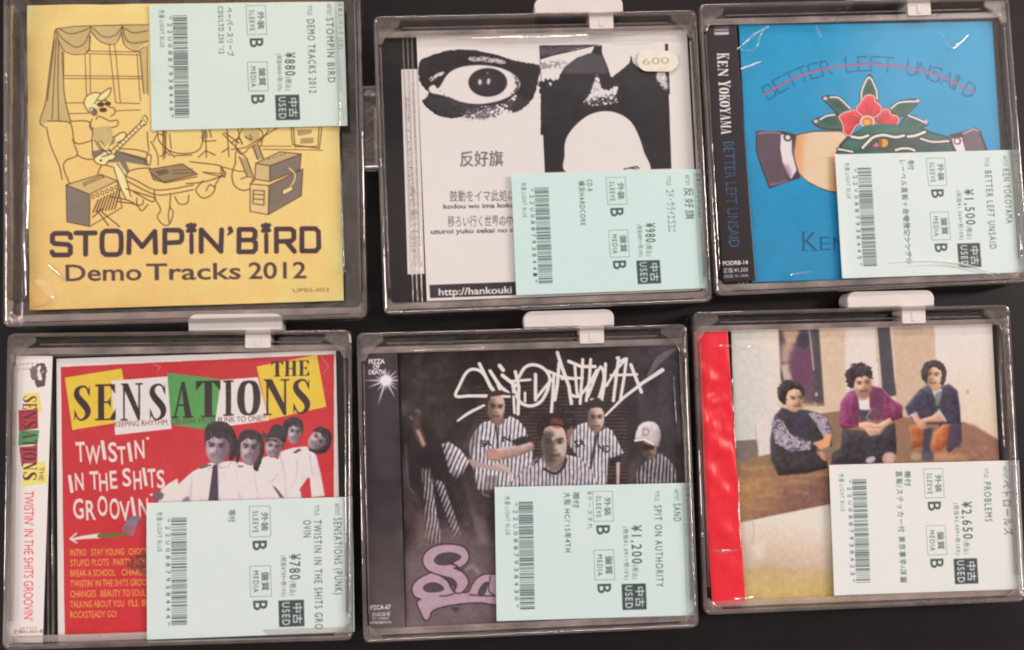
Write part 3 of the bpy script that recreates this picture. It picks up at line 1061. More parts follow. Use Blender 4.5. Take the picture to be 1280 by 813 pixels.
    for k in range(3):
        s.ell(*Z2((906 + 10 * k, 92 + 12 * k))[0], 2.0, 2.4, (246, 214, 150)); s.line(Z2((900 + 10 * k, 86 + 12 * k), (912 + 10 * k, 98 + 12 * k)), 1.1, br)
    s.fill(Z2((730, 225), (775, 185), (800, 195), (780, 225), (745, 245)), (246, 214, 150)); L(Z2, [(715, 215), (775, 182), (802, 192), (782, 228), (745, 246)], 1.4)
    L(Z2, [(620, 240), (650, 285), (690, 318), (712, 312), (690, 285)], 1.4); L(Z2, [(640, 235), (668, 270)], 1.1); s.fill(Z2((700, 250), (735, 200), (728, 250), (690, 275)), gry, .9)
    # amplifier left
    s.fill(Z2((420, 515), (570, 575), (570, 780), (425, 750)), gry)
    s.fill(Z2((430, 515), (640, 450), (740, 490), (570, 575)), (205, 172, 112))
    L(Z2, [(420, 515), (640, 448), (745, 490), (570, 575), (420, 515), (425, 750), (570, 780), (570, 575)], 1.2, False)
    L(Z2, [(570, 780), (775, 660), (745, 490)], 1.2, False)
    L(Z2, [(540, 515), (660, 465), (645, 455), (530, 505), (540, 525)], 1.0, False)
    for i in range(6):
        x, y = Z2((590 + i * 30, 590 - i * 12))[0]
        s.ell(x, y, 2.4, 2.8, br); s.ell(x, y, 1.3, 1.6, (240, 205, 140))
    for i in range(8):
        L(Z2, [(590 + i * 20, 690 - i * 3), (625 + i * 20, 610 - i * 10)], 1.7, False)
    for p in ([(620, 680), (690, 775)], [(650, 690), (760, 780)], [(590, 720), (660, 660)], [(700, 590), (800, 610), (850, 630)], [(740, 620), (860, 640), (900, 680), (940, 640)], [(800, 540), (990, 600)],
              [(870, 600), (870, 640), (905, 640), (910, 610)], [(850, 560), (960, 620), (985, 610)]):
        L(Z2, p, 1.5)
    # table with a keyboard
    for p in ([(800, 460), (820, 430), (880, 412), (955, 408)], [(800, 460), (870, 490), (980, 545), (1100, 540), (1230, 515)], [(805, 490), (980, 575), (1100, 570), (1230, 545)],
              [(980, 545), (985, 600), (1020, 670), (1000, 720), (1040, 770), (1080, 760), (1100, 690), (1080, 650), (1085, 570)], [(1110, 590), (1140, 635), (1190, 630), (1200, 580)],
              [(1080, 650), (1070, 700), (1075, 755)]):
        L(Z2, p, 1.4)
    T = zoomed(170, 180, 4.0)                                  # right half of the table, around x 170..290
    for p in ([(270, 90), (400, 105), (430, 120), (425, 160), (340, 190), (250, 200)], [(335, 185), (300, 230), (330, 270), (370, 260), (395, 225), (370, 205), (350, 235)],
              [(425, 160), (400, 200), (395, 225)], [(430, 120), (445, 150), (425, 165)]):
        L(T, p, 1.4)
    K = [(186.5, 212), (228, 205), (247, 218), (204, 228), (192, 225)]
    s.fill(K, (150, 126, 92)); s.line(K, 1.2, br, closed=True)
    s.line([(189, 217), (206, 229), (246, 221)], 1.4, br)
    for i in range(9):
        for j in range(2):
            s.ell(216 + i * 3.0 + j, 213.5 - i * 0.2 + j * 4, 0.9, 0.9, br)
    s.fill([(193, 214), (208, 211.5), (212, 216), (199, 220)], (110, 90, 66))
    # drum kit behind
    for p in ([(196, 164), (200, 178), (215, 190), (235, 192), (250, 186), (256, 164)], [(205, 163), (206, 190), (200, 196)], [(206, 188), (213, 195)], [(257, 163), (258, 197)],
              [(258, 188), (248, 197)], [(258, 189), (269, 194)], [(253, 163), (254, 176), (270, 176)], [(212, 168), (214, 186)], [(262, 163), (264, 172)]):
        s.line(p, 1.3, br, smooth=True)
    s.ell(256, 169, 4, 5, (135, 112, 84), a=.7)
    # guitarist right
    s.fill(Z4((370, 210), (470, 205), (495, 290), (420, 300), (380, 260)), tan)
    s.fill(Z4((430, 320), (480, 310), (505, 400), (460, 405)), (175, 148, 104)); s.fill(Z4((355, 390), (400, 400), (440, 510), (400, 505)), (175, 148, 104))
    for p in ([(245, 240), (400, 400)], [(260, 235), (350, 300)], [(300, 300), (350, 270), (370, 310)], [(300, 340), (380, 330), (440, 300), (590, 205)], [(400, 340), (480, 290), (540, 215)],
              [(370, 210), (350, 260), (370, 300)], [(470, 205), (500, 240), (490, 320)], [(440, 320), (470, 405)], [(470, 310), (505, 400)], [(350, 385), (400, 510)], [(400, 400), (440, 510)],
              [(330, 350), (325, 420)], [(350, 250), (330, 320), (360, 370), (400, 350)], [(390, 260), (430, 280), (420, 250)], [(360, 530), (400, 515), (440, 520), (430, 545)], [(275, 215), (285, 385)],
              [(240, 360), (285, 330)], [(340, 200), (350, 240)]):
        L(Z4, p, 1.4)
    # amplifier stack right
    s.fill(Z4((455, 430), (545, 445), (545, 545), (450, 530)), (205, 172, 120)); s.fill(Z4((545, 445), (745, 370), (735, 470), (545, 545)), gry)
    s.fill(Z4((455, 430), (610, 355), (745, 370), (545, 445)), (190, 160, 112))
    s.fill(Z4((420, 560), (540, 570), (535, 755), (420, 735)), (222, 186, 128)); s.fill(Z4((540, 570), (755, 465), (745, 635), (535, 755)), gry)
    for p in ([(455, 430), (610, 355), (745, 370), (545, 445), (455, 430), (450, 530), (545, 545), (545, 445)], [(745, 370), (735, 470), (545, 545)], [(450, 535), (420, 560), (540, 570), (755, 465), (745, 470)],
              [(420, 560), (420, 735), (535, 755), (540, 570)], [(535, 755), (745, 635), (755, 465)], [(440, 600), (510, 605), (508, 695), (438, 685), (440, 600)], [(445, 625), (505, 630)], [(445, 655), (505, 660)]):
        L(Z4, p, 1.3, False)
    s.text('·····', Z4((540, 415))[0], Z4((650, 380))[0], 5, br, 0.02)
    L(Z4, [(670, 460), (705, 500), (690, 560), (640, 600)], 1.6, True, (240, 205, 140))
    s.fill(Z4((625, 600), (690, 570), (690, 600), (630, 632)), (240, 205, 140)); L(Z4, [(625, 600), (690, 570), (690, 600), (630, 632), (625, 600)], 1.0, False)
    L(Z4, [(120, 485), (235, 495), (235, 450), (350, 480), (380, 480)], 1.2, False); L(Z4, [(130, 490), (260, 518), (265, 485)], 1.2, False)
    L(Z4, [(330, 420), (305, 500), (320, 570), (370, 600), (415, 595)], 1.5)
    # picture frame right
    for q in (((680, 200), (690, 310), (860, 335), (875, 200)), ((695, 200), (705, 325), (850, 322), (858, 200))):
        L(Z4, q, 1.3, False)
    s.fill(Z4((715, 215), (815, 215), (810, 240), (725, 255)), (150, 122, 88), .8); s.fill(Z4((740, 270), (825, 265), (822, 300), (740, 305)), (150, 122, 88), .8)
    L(Z4, [(500, 320), (680, 320)], 1.0, False); L(Z4, [(500, 340), (880, 345)], 1.0, False)
    # title
    ink = (78, 58, 62)
    for ch, x0, y0, x1, y1 in (('S', 65, 292, 88.5, 319), ('T', 95, 291.5, 119, 318), ('O', 127.5, 289, 151.5, 318.5), ('M', 161, 289.5, 194.5, 316), ('P', 206, 288, 227.5, 315.5), ('i', 233.5, 283, 245, 315.5),
                               ('N', 251.5, 287.5, 277, 314.5), ('B', 298.5, 287, 319.5, 315), ('i', 327.5, 283, 338, 315), ('R', 345.5, 286.5, 368, 314.5), ('D', 377, 286, 398.5, 314)):
        square_letter(s, ch, (x0, y0, x1, y1), 6.2 if ch != 'i' else 5.4, ink)
    s.line([(287.5, 286), (289, 289), (285, 294)], [6, 5.5, 2], ink)
    for i, w_ in enumerate((('Demo', 82, 177), ('Tracks', 183, 301), ('2012', 311, 383))):
        s.text(w_[0], (w_[1], 351.5 - 0.012 * (w_[1] - 80)), (w_[2], 351.5 - 0.012 * (w_[2] - 80)), 20, (88, 66, 62), 0.014)
    s.text('UPBS-003', (366, 365.5), (411, 364.5), 4.6, (130, 98, 70), 0.004)
    s.mottle(2.2, 10)
    s.mottle(1.6, 0.8, seed=5)

    t = thing('paper_sleeve', 'yellow paper sleeve with a brown cartoon of a band in a living room', 'cd sleeve', (s.c[0], s.c[1], 0.0015), s.ang, 'used discs with pale mint price stickers')
    def wrinkle(X, Y):
        w2, h2 = s.w / 2, s.h / 2
        e = np.clip((np.abs(X) / w2 - 0.80) / 0.2, 0, 1) + np.clip((np.abs(Y) / h2 - 0.80) / 0.2, 0, 1)
        n = 0.35 * np.sin(Y * 160 + 3 * np.sin(X * 90)) + 0.25 * np.sin(Y * 310 + X * 150) + 0.2 * np.sin(X * 260 - Y * 70)
        return MM * (0.45 * n * np.clip(e, 0.12, 1) - 1.0 * np.clip(e, 0, 1) ** 2 * 0.9)
    s.build('printed_card', t, MAT['sleeve'], 0.4, 0.35, wrinkle)
    bm = bmesh.new()
    w2, h2 = s.w / 2 / MM, s.h / 2 / MM
    prism(bm, rrect(-w2 + 1.5, -h2 + 1.5, w2 - 1.5, h2 - 1.5, 2), 0.0, 2.9, 0.4)
    link('inner_disc_pocket', bm, MAT['white'], t)
    sticker(t, (186, 7), (430, 2), (190, 163), (434, 158), z + 0.0009,
            dict(code='22U0887938448', notes=[('ペーパースリーブ', 0.06, 0.44), ("CDS/LTD.250 '12", 0.05, 0.42)], price='¥880', sub='(税抜¥800+税10%)', title='DEMO TRACKS 2012', tv=0.74,
                 artist='STOMPIN BIRD', av=0.66, genre='日本人/パンク (CD)', v0=0.03, base=(205, 214, 200), pv=0.42))
    film_fold(t, [(34, 150), (33, 210), (32, 270), (31, 330)], z + 0.0012, 1.3, 0.8)
    film_fold(t, [(29, 282), (30, 320), (32, 372)], z + 0.0012, 0.7, 0.7)
    film_fold(t, [(38, 385), (62, 378), (64, 362)], z + 0.0008, 0.8, 0.5)
    film_fold(t, [(426, 200), (427, 260), (430, 340)], z + 0.0012, 0.9, 0.8)
    film_fold(t, [(419, 10), (421, 60), (424, 110), (424, 165)], z + 0.0016, 1.1, 0.9)
    film_fold(t, [(60, 330), (72, 340), (83, 352)], z + 0.0006, 0.9, 0.35)


# ================================================================== photocopied cover with the eye
def eye_cover():
    s = Sheet((517, 46), (857, 37), (537, 376), (878, 364), ZB, 0.27, (238, 220, 218))
    Z1, Z2, Z3, Z4, Z7 = zoomed(450, 0), zoomed(660, 0), zoomed(450, 150), zoomed(450, 280), zoomed(660, 130)
    blk = (40, 34, 38)
    # eye
    s.rag(Z1((378, 400), (450, 355), (560, 322), (700, 318), (850, 345), (1000, 390), (1135, 415), (1140, 480), (1110, 600), (1060, 670), (985, 715), (960, 690), (1000, 600), (900, 660), (700, 690), (640, 745), (520, 745), (430, 690), (395, 640), (440, 600), (380, 520)), blk, 1.2, 0.7, 0.7)
    s.rag(Z1((420, 610), (560, 620), (720, 660), (900, 650), (1050, 600), (1070, 660), (980, 715), (860, 690), (720, 720), (600, 745), (480, 720)), (60, 54, 56), 5, 1.8, 0.9, 0.9, seed=4)
    s.rag(Z1((640, 690), (760, 690), (900, 690), (870, 745), (740, 760), (640, 750)), (80, 74, 76), 6, 1.6, 0.8, 0.8, seed=6)
    s.fill(Z1((438, 560), (470, 540), (500, 560), (560, 470), (640, 428), (760, 415), (880, 430), (970, 470), (1018, 530), (985, 590), (890, 640), (760, 662), (640, 648), (540, 612), (490, 600), (450, 590)), (238, 218, 216), smooth=True, soft=0.5)
    s.rag(Z1((500, 560), (540, 600), (640, 650), (760, 668), (900, 650), (960, 610), (880, 680), (700, 700), (560, 650)), (70, 62, 64), 3, 2.2, 0.7, 0.9, seed=8)
    s.rag(Z1((690, 365), (800, 362), (920, 385), (915, 410), (800, 395), (690, 388)), (232, 214, 212), 2.5, 1.8, 0.6, 0.8, seed=9)
    s.rag(Z1((440, 500), (480, 470), (540, 455), (530, 475), (480, 500), (450, 520)), (232, 214, 212), 2, 1.8, 0.6, 0.9, seed=10)
    s.rag(Z1((960, 470), (1000, 500), (1020, 540), (1000, 580), (950, 610), (985, 560), (985, 520)), (66, 58, 60), 2, 1.6, 0.6, 0.9, seed=12)
    x, y = Z1((812, 525))[0]
    s.ell(x, y, 24.3, 18, (50, 42, 46), 0, 1, 0.5)
    s.ell(x - 4, y + 2, 14, 11, (62, 54, 56), 0, .8, 3)
    s.ell(*Z1((762, 523))[0], 2.2, 3.6, (215, 198, 198), 0, 1, .5); s.ell(*Z1((817, 518))[0], 2, 4, (215, 198, 198), 8, 1, .5); s.ell(*Z1((810, 465))[0], 1.3, 1.3, (150, 140, 140), 0, 1, .5)
    # right picture
    quad = [(674, 57), (835, 55), (841, 211), (681, 216)]
    s.fill(quad, blk)
    s.fill(Z2((80, 380), (300, 310), (460, 285), (870, 280), (875, 560), (820, 500), (700, 640), (560, 700), (340, 680), (200, 560), (85, 560)), (236, 218, 216))
    s.rag(Z2((70, 295), (420, 285), (300, 325), (80, 365)), (90, 82, 84), 3, 2.0, 0.6, 0.9, False, 14)
    s.line(Z2((80, 370), (300, 320), (430, 290)), 1.2, blk)
    s.rag(Z2((80, 400), (240, 390), (220, 430), (80, 440)), (120, 112, 112), 4, 2.0, 0.8, 0.7, seed=15)
    s.rag(Z2((70, 520), (140, 500), (200, 510), (210, 620), (120, 610), (70, 620)), blk, 4, 2.0, 1.0, seed=16)
    s.rag(Z2((200, 480), (235, 425), (310, 370), (405, 335), (420, 295), (470, 288), (470, 335), (500, 410), (520, 470), (530, 495), (600, 440), (645, 400), (655, 340), (667, 400), (700, 430), (830, 440), (815, 480), (830, 540), (890, 580), (900, 860), (80, 860), (80, 600), (170, 590)), blk, 0.8, 0.6, 0.6, smooth=False, seed=17)
    s.fill(Z2((235, 425), (310, 370), (400, 340), (470, 350), (510, 440), (500, 470), (215, 470)), (86, 80, 80), .8, 1.2)
    s.rag(Z2((440, 470), (465, 545), (500, 572), (540, 555), (585, 530), (560, 610), (560, 660), (350, 670), (390, 600)), (226, 208, 206), 2.5, 1.3, 0.7, seed=18)
    s.rag(Z2((360, 640), (560, 600), (570, 670), (450, 690), (330, 685)), blk, 6, 2.4, 0.7, 0.85, seed=19)
    s.rag(Z2((815, 480), (870, 440), (890, 580), (840, 550)), (200, 184, 182), 3, 2.0, 0.8, 0.9, seed=20)
    s.fill(Z7((245, 435), (232, 330), (240, 230), (290, 150), (380, 75), (480, 47), (570, 60), (650, 110), (700, 195), (735, 300), (768, 440), (500, 470)), (238, 219, 217), soft=0.4, smooth=True)
    s.fill(Z7((895, -60), (935, -60), (935, 420), (912, 420)), (238, 216, 212))
    s.line(Z7((610, 415), (660, 405), (690, 400), (705, 410)), 1.6, blk, smooth=True); s.line(Z7((690, 400), (650, 410), (690, 415)), 1.2, blk)
    # band name and lyrics
    for dx, dy, c in ((1.2, 1.2, (120, 108, 110)), (0, 0, (238, 220, 218)), (0.6, 0.6, (96, 86, 88))):
        s.text('反好旗', Z3((632 + dx * 5, 285 + dy * 5))[0], Z3((905 + dx * 5, 280 + dy * 5))[0], 14.2, c, 0.008, 0, 0.9)
    s.text('鼓動をイマ此処に', Z3((570, 515))[0], Z3((985, 510))[0], 10.5, (84, 74, 76), 0.004)
    s.text('kodou wo ima koko ni', Z3((530, 565))[0], Z3((1040, 555))[0], 5.6, (52, 44, 46), 0.02)
    s.text('移ろい行く世界の中で', Z3((558, 675))[0], Z3((1020, 670))[0], 10.5, (84, 74, 76), 0.004)
    s.text('uturoi yuku sekai no naka', Z3((450, 725))[0], Z3((1060, 712))[0], 5.6, (52, 44, 46), 0.02)
    s.fill(Z4((440, 388), (1010, 368), (1020, 452), (446, 472)), (52, 44, 48))
    s.text('http://hankouki', Z4((500, 455))[0], Z4((965, 440))[0], 8.4, (238, 220, 218), 0.02)
    for i in range(14):
        xx = 552 + 8 * i
        s.line([(xx, 170), (xx + 11, 350)], 3 + (i % 3), (228, 208, 206), 0.18, 1.2)
    s.mottle(1.8, 4); s.mottle(1.6, 0.6, seed=5)

    t = jewel_thing('B', 'jewel case with a black and white cover of a staring eye and two figures', s, 0)
    jewel_box(t, s, 17.5)
    s.build('booklet', t, MAT['booklet'], 0.5, 0.3)
    q = Sheet((499, 87), (520, 86.5), (512, 343), (533, 342.5), ZB - 0.0006, 0.27, (238, 219, 217))
    q.text('のないか、どこにもいられないのなら、誰にでもなれるなら', (506.0, 122), (517.0, 332), 4.6, (120, 104, 106), 0.004)
    q.text('裏にも遠くにも行けない', (514, 235), (523.0, 330), 4.0, (150, 132, 134), 0.002)
    for k in range(46):
        yy = 105 + 5 * k
        q.line([(516 + .043 * (yy - 105), yy), (516 + .043 * (yy - 101), yy + RNG.uniform(1.5, 4))], RNG.uniform(1.0, 2.0), (140, 122, 124), .8, .3)
    q.build('lyric_slip', t, MAT['booklet'], 0.25, 0.3)
    p = Sheet((796, 64), (847, 63), (797, 90), (848, 89), ZO - 0.00020, 0.22, (224, 208, 188))
    # round-ended price spot
    pill(t, p)
    sticker(t, (639, 219), (875, 211), (645, 369), (886, 361), ZS,
            dict(code='22U0887938441', notes=[('CD-R', 0.06, 0.16), ('横浜HARDCORE', 0.07, 0.44)], price='¥980', sub='(税抜¥891+税10%)', title='ゴド・ウライエゴコニ', tv=0.52,
                 artist='反好旗', av=0.42, genre='日本人/パンク (CD)', base=(198, 219, 206), pv=0.44))
    film_fold(t, [(862, 42), (866, 110), (871, 200), (876, 290)], ZO + 0.0002, 0.5, 0.6)
    film_fold(t, [(560, 50), (640, 49), (700, 48), (800, 42)], ZO + 0.0001, 1.6, 0.5)


def pill(parent, p):
    """small cream sticker with rounded ends and a pencilled price"""
    w, h = p.w / MM / 2, p.h / MM / 2
    p.text('600', (803, 82), (837, 79), 8, (176, 162, 138), 0.004)
    p.mottle(3, 2)
    a = p.img
    nx, ny = p.nx, p.ny
    Y, X = np.mgrid[0:ny, 0:nx]
    fx = (X / (nx - 1) - 0.5) * 2 * w
    fy = (Y / (ny - 1) - 0.5) * 2 * h
    # squeeze the grid into a stadium outline
    def warp_xy(x, y):
        r = h
        lim = (w - r) + np.sqrt(np.maximum(r * r - y * y, 1e-6))
        return x * lim / w, -y
    gx, gy = warp_xy(fx, fy * 0.999)
    me = bpy.data.meshes.new('round_sticker')
    co = np.stack([gx * MM, gy * MM, 0.00004 * np.exp(-((fx / w) ** 2) * 2)], -1).reshape(-1, 3)
    i = (np.arange(ny - 1)[:, None] * nx + np.arange(nx - 1)[None]).reshape(-1)
    F = np.stack([i, i + nx, i + nx + 1, i + 1], 1)
    me.from_pydata(co.tolist(), [], F.tolist())
    at = me.attributes.new('ink', 'FLOAT_COLOR', 'POINT')
    c4 = np.ones((len(co), 4), np.float32); c4[:, :3] = albedo(a).reshape(-1, 3)
    at.data.foreach_set('color', c4.ravel())
    me.materials.append(MAT['sticker'])
    o = bpy.data.objects.new('round_sticker', me)
    COL.objects.link(o)
    o.parent = parent
    o['label'] = 'cream round-ended sticker with a pencilled 600'
    o.matrix_local = tmat(parent).inverted() @ Matrix.Translation((p.c[0], p.c[1], p.z)) @ Matrix.Rotation(p.ang - math.radians(2), 4, 'Z')


# ================================================================== blue cover
def blue_cover():
    s = Sheet((921, 33), (1237, 26), (943, 352), (1264, 344), ZB, 0.27, (0, 142, 188))
    s.grad([(900, 10), (1300, 10), (1300, 370), (900, 370)], (2, 148, 192), (0, 132, 176), (1080, 30), (1000, 350))
    C1, C2, C3, C5 = zoomed(860, 0), zoomed(1040, 0), zoomed(860, 150), zoomed(1040, 90)
    ol = (62, 42, 52)
    # arched title and its red strike
    arc = [(955, 119), (975, 107), (1000, 95), (1030, 86.5), (1060, 82), (1087, 80.5), (1115, 82), (1145, 87), (1170, 94), (1195, 104), (1218, 117)]
    A = spline(arc, 24)
    seg = np.r_[0, np.cumsum(np.hypot(*np.diff(A, axis=0).T))]
    def at(d):
        i = np.interp(d, seg, np.arange(len(A)))
        j = int(min(len(A) - 2, i)); f = i - j
        p = A[j] * (1 - f) + A[j + 1] * f
        tt = A[min(len(A) - 1, j + 2)] - A[max(0, j - 1)]
        return p, tt / np.linalg.norm(tt)
    word = 'BETTER LEFT UNSAID'
    n = len(word)
    Ltot = seg[-1]
    for i, ch in enumerate(word):
        if ch == ' ':
            continue
        p, tt = at((i + 0.08) * Ltot / n)
        up = np.array([tt[1], -tt[0]])
        b = p - up * 9.5
        for off, c in ((0.0, (22, 74, 112)), (0.0, None)):
            if c is None:
                s.text(ch, b + up * 1.0 + tt * 1.0, b + up * 1.0 + tt * (Ltot / n * (0.3 if ch == 'I' else 0.86) - 1.0), 18, (6, 132, 176), -0.022)
            else:
                s.text(ch, b, b + tt * (Ltot / n * (0.34 if ch == 'I' else 0.9)), 20, c, -0.012)
    s.line(arc[:1] + [(x, y) for x, y in arc[1:]], [2.0] + [2.6] * 9 + [2.0], (196, 84, 120), 0.9, 0.2, True)
    # cuffs
    s.fill(C3((432, 70), (600, 72), (690, 95), (665, 200), (715, 370), (620, 400), (515, 438), (470, 320), (430, 200)), ol)
    s.fill(C3((440, 78), (590, 80), (575, 180), (625, 385), (520, 425), (478, 320), (437, 200)), (92, 72, 84))
    s.line(C3((445, 85), (530, 78), (585, 84)), 2.2, (190, 120, 150), .8, .6); s.line(C3((520, 412), (580, 405), (632, 385)), 2.2, (170, 120, 130), .7, .6)
    s.fill(C3((590, 92), (660, 100), (660, 200), (690, 320), (655, 378), (600, 270), (585, 180)), (236, 212, 224), soft=.6)
    s.fill(C3((600, 280), (640, 290), (665, 360), (640, 375)), (140, 112, 120), .8, 2)
    s.ell(*C3((634, 112))[0], 5.6, 5.2, (70, 60, 60)); s.ell(*C3((634, 112))[0], 3, 2.8, (226, 226, 200), soft=.3)
    # left hand
    s.fill(C3((690, 92), (800, 68), (960, 66), (1040, 82), (1010, 120), (960, 230), (960, 470), (880, 455), (760, 400), (700, 340), (668, 220)), ol)
    s.fill(C3((694, 100), (800, 76), (960, 74), (1025, 88), (960, 160), (950, 240), (955, 458), (885, 447), (822, 424), (765, 392), (734, 366), (708, 335), (688, 280), (676, 220)), (240, 194, 158), soft=.5)
    s.grad(C3((690, 100), (780, 82), (740, 180), (740, 330), (800, 400), (765, 392), (708, 335), (676, 220)), (232, 150, 96), (240, 194, 158), C3((690, 200))[0], C3((770, 210))[0], 1.5)
    s.grad(C3((885, 200), (955, 200), (960, 455), (890, 445)), (240, 194, 158), (228, 150, 100), C3((880, 300))[0], C3((960, 310))[0], 1.5)
    # right cuff
    s.fill(C5((745, 400), (830, 380), (910, 352), (945, 375), (990, 500), (780, 505)), ol)
    s.fill(C5((830, 390), (905, 362), (935, 385), (975, 505), (850, 505)), (104, 84, 96))
    s.line(C5((835, 392), (900, 362), (930, 375)), 2, (206, 178, 186), .9, .5)
    s.fill(C5((760, 425), (825, 415), (850, 510), (785, 510)), (236, 212, 222), soft=.4)
    s.ell(*C5((797, 440))[0], 4.8, 4.8, (120, 60, 80)); s.ell(*C5((795, 440))[0], 2.8, 3, (240, 228, 226))
    # green patterned shape between the hands
    dg, g, wl = (40, 44, 44), (46, 104, 90), (238, 214, 206)
    body = C5((25, 510), (60, 455), (130, 395), (230, 345), (330, 325), (440, 330), (560, 350), (640, 385), (740, 410), (790, 500), (790, 520), (25, 520))
    s.fill(body, dg)
    s.fill(C5((40, 510), (75, 455), (140, 400), (240, 355), (340, 335), (440, 345), (560, 360), (640, 395), (735, 420), (770, 505), (770, 520), (40, 520)), g, soft=.4)
    for pts, c in (([(200, 480), (230, 430), (320, 400), (460, 410), (560, 440), (740, 470), (760, 510), (60, 512)], (54, 64, 62)), ([(250, 350), (420, 345), (470, 375), (330, 372)], (78, 112, 96)), ([(470, 360), (580, 372), (600, 400), (480, 400)], (70, 100, 90))):
        s.fill(C5(*pts), c, .75, 2)
    for pts, w in (([(125, 412), (180, 420), (230, 405)], 4.6), ([(195, 482), (225, 450), (265, 415), (330, 402), (400, 415), (460, 405)], 4.6), ([(480, 412), (530, 405), (590, 382)], 4.8), ([(565, 425), (640, 445), (740, 440)], 3.6),
                   ([(405, 498), (440, 488), (490, 488), (525, 500)], 4), ([(40, 492), (80, 498), (130, 508)], 3.4)):
        s.line(C5(*pts), w + 1.8, dg, smooth=True); s.line(C5(*pts), w * 0.7, wl, smooth=True)
    s.line(C5((470, 395), (472, 425)), 2, dg)
    s.fill(C5((245, 475), (280, 440), (330, 425), (370, 450), (350, 480), (290, 482)), (60, 40, 44)); s.fill(C5((255, 472), (285, 445), (300, 470), (285, 480)), (196, 110, 110))
    s.ell(*C5((330, 453))[0], 5.2, 5.2, (226, 152, 44)); s.ell(*C5((308, 452))[0], 2.4, 5, (150, 84, 40))
    # leaves
    def leaf(Z, pts, hi, tip=None):
        s.fill(Z(*pts), ol, smooth=True)
        c = np.mean(pts, 0)
        ins = [tuple(c + (np.array(p) - c) * 0.86) for p in pts]
        s.fill(Z(*ins), (62, 100, 86), smooth=True, soft=.3)
        s.fill(Z(*[tuple(c + (np.array(p) - c) * 0.5) for p in pts]), (50, 78, 68), .8, 1.2)
        s.line(Z(*hi), 2.0, (236, 222, 214), smooth=True)
        if tip:
            s.ell(*Z(tip)[0], 2.6, 2.2, (236, 180, 180))
    leaf(C2, [(238, 470), (285, 560), (295, 640), (240, 660), (178, 640), (185, 560)], [(185, 640), (192, 570), (236, 492), (280, 570), (288, 630)])
    leaf(C1, [(850, 618), (950, 610), (1030, 680), (1045, 730), (960, 730), (900, 680)], [(905, 618), (960, 625), (1030, 690)], (872, 626))
    leaf(C1, [(785, 772), (860, 735), (930, 720), (985, 740), (1000, 820), (850, 820)], [(840, 760), (880, 738), (930, 730)], (812, 772))
    leaf(C2, [(365, 690), (430, 640), (560, 632), (520, 690), (460, 740), (400, 735)], [(375, 690), (430, 652), (540, 645)], (545, 642))
    leaf(C2, [(440, 770), (490, 728), (560, 755), (615, 788), (560, 815), (450, 820)], [(485, 735), (550, 760), (600, 785)], (596, 776))
    # flower
    red, dk = (220, 62, 66), (96, 36, 50)
    def petal(pts, root):
        q = spline(C2(*pts), 5, True)
        s.line(q, 2.6, dk, closed=True); s.fill(q, red, soft=.3)
        s.relief(q, 2.5, 90, (-.3, -.8)); s.line(q, 1.3, (246, 204, 192), .95, .2, closed=True)
        r = np.array(C2(root)[0]); m = np.mean(q, 0)
        for k in (-1, 0, 1):
            d = m - r; d = d / np.linalg.norm(d); nrm = np.array([-d[1], d[0]])
            s.line([r + d * 4 + nrm * k * 1.6, m + d * 3 + nrm * k * 4.2], [1.8, .6], (140, 32, 50), .8, .2)
    petal([(45, 745), (75, 718), (105, 708), (135, 700), (170, 706), (195, 738), (190, 775), (150, 805), (112, 862), (75, 840), (68, 790)], (215, 775))
    petal([(285, 760), (300, 722), (335, 694), (368, 704), (372, 726), (418, 742), (422, 772), (395, 805), (330, 806), (285, 790)], (235, 775))
    petal([(155, 690), (186, 645), (212, 612), (240, 603), (268, 615), (278, 645), (314, 680), (308, 718), (272, 745), (235, 775), (206, 745), (168, 718)], (228, 790))
    s.ell(*C2((225, 775))[0], 9.5, 8, (240, 190, 170)); s.ell(*C2((225, 775))[0], 7, 6, (206, 110, 80)); s.ell(*C2((222, 778))[0], 4, 3.4, (232, 170, 70))
    s.fill(C5((150, 385), (200, 345), (300, 330), (430, 335), (560, 355), (560, 372), (400, 360), (250, 365)), g, soft=.4)
    # lower lettering
    for ch, x0, x1 in (('K', 1003, 1022), ('E', 1025, 1038), ('N', 1042, 1060)):
        s.text(ch, (x0, 313.5), (x1, 313), 23 if ch == 'K' else 17, (6, 78, 124), -0.008)
    s.line([(1002, 313.5), (1010, 313.5)], 1, (6, 78, 124)); s.line([(1014, 313.5), (1023, 313.5)], 1, (6, 78, 124)); s.line([(1003, 290), (1010, 290)], 1, (6, 78, 124))
    s.mottle(1.6, 6); s.mottle(1.5, 0.6, seed=5)

    t = jewel_thing('C', 'jewel case with a bright blue cover showing a red flower and cuffed hands', s, 0)
    jewel_box(t, s, 15.0, 3.2)
    s.build('booklet', t, MAT['booklet'], 0.5, 0.3)
    o = Sheet((882, 35), (922, 33), (903, 353), (943, 351), ZO, 0.25, (44, 34, 38))
    o.grad([(880, 20), (950, 20), (950, 360), (890, 360)], (48, 40, 44), (38, 28, 32), (900, 40), (920, 350))
    for i in range(3):
        o.text('横山健'[i] if False else '■▪■'[i], (893, 34.5 + i * 4.6), (911, 34 + i * 4.6), 3.2, (232, 220, 222), 0.02)
    x0, xs = 898.0, 0.0205 * 2.8
    name = [('K', 66, 74), ('E', 75, 83.5), ('N', 85, 95.5), ('Y', 101, 111), ('O', 111.5, 119.5), ('K', 120.5, 129), ('O', 129.5, 137.5), ('Y', 138, 147), ('A', 147, 156), ('M', 156.5, 166), ('A', 166.5, 175)]
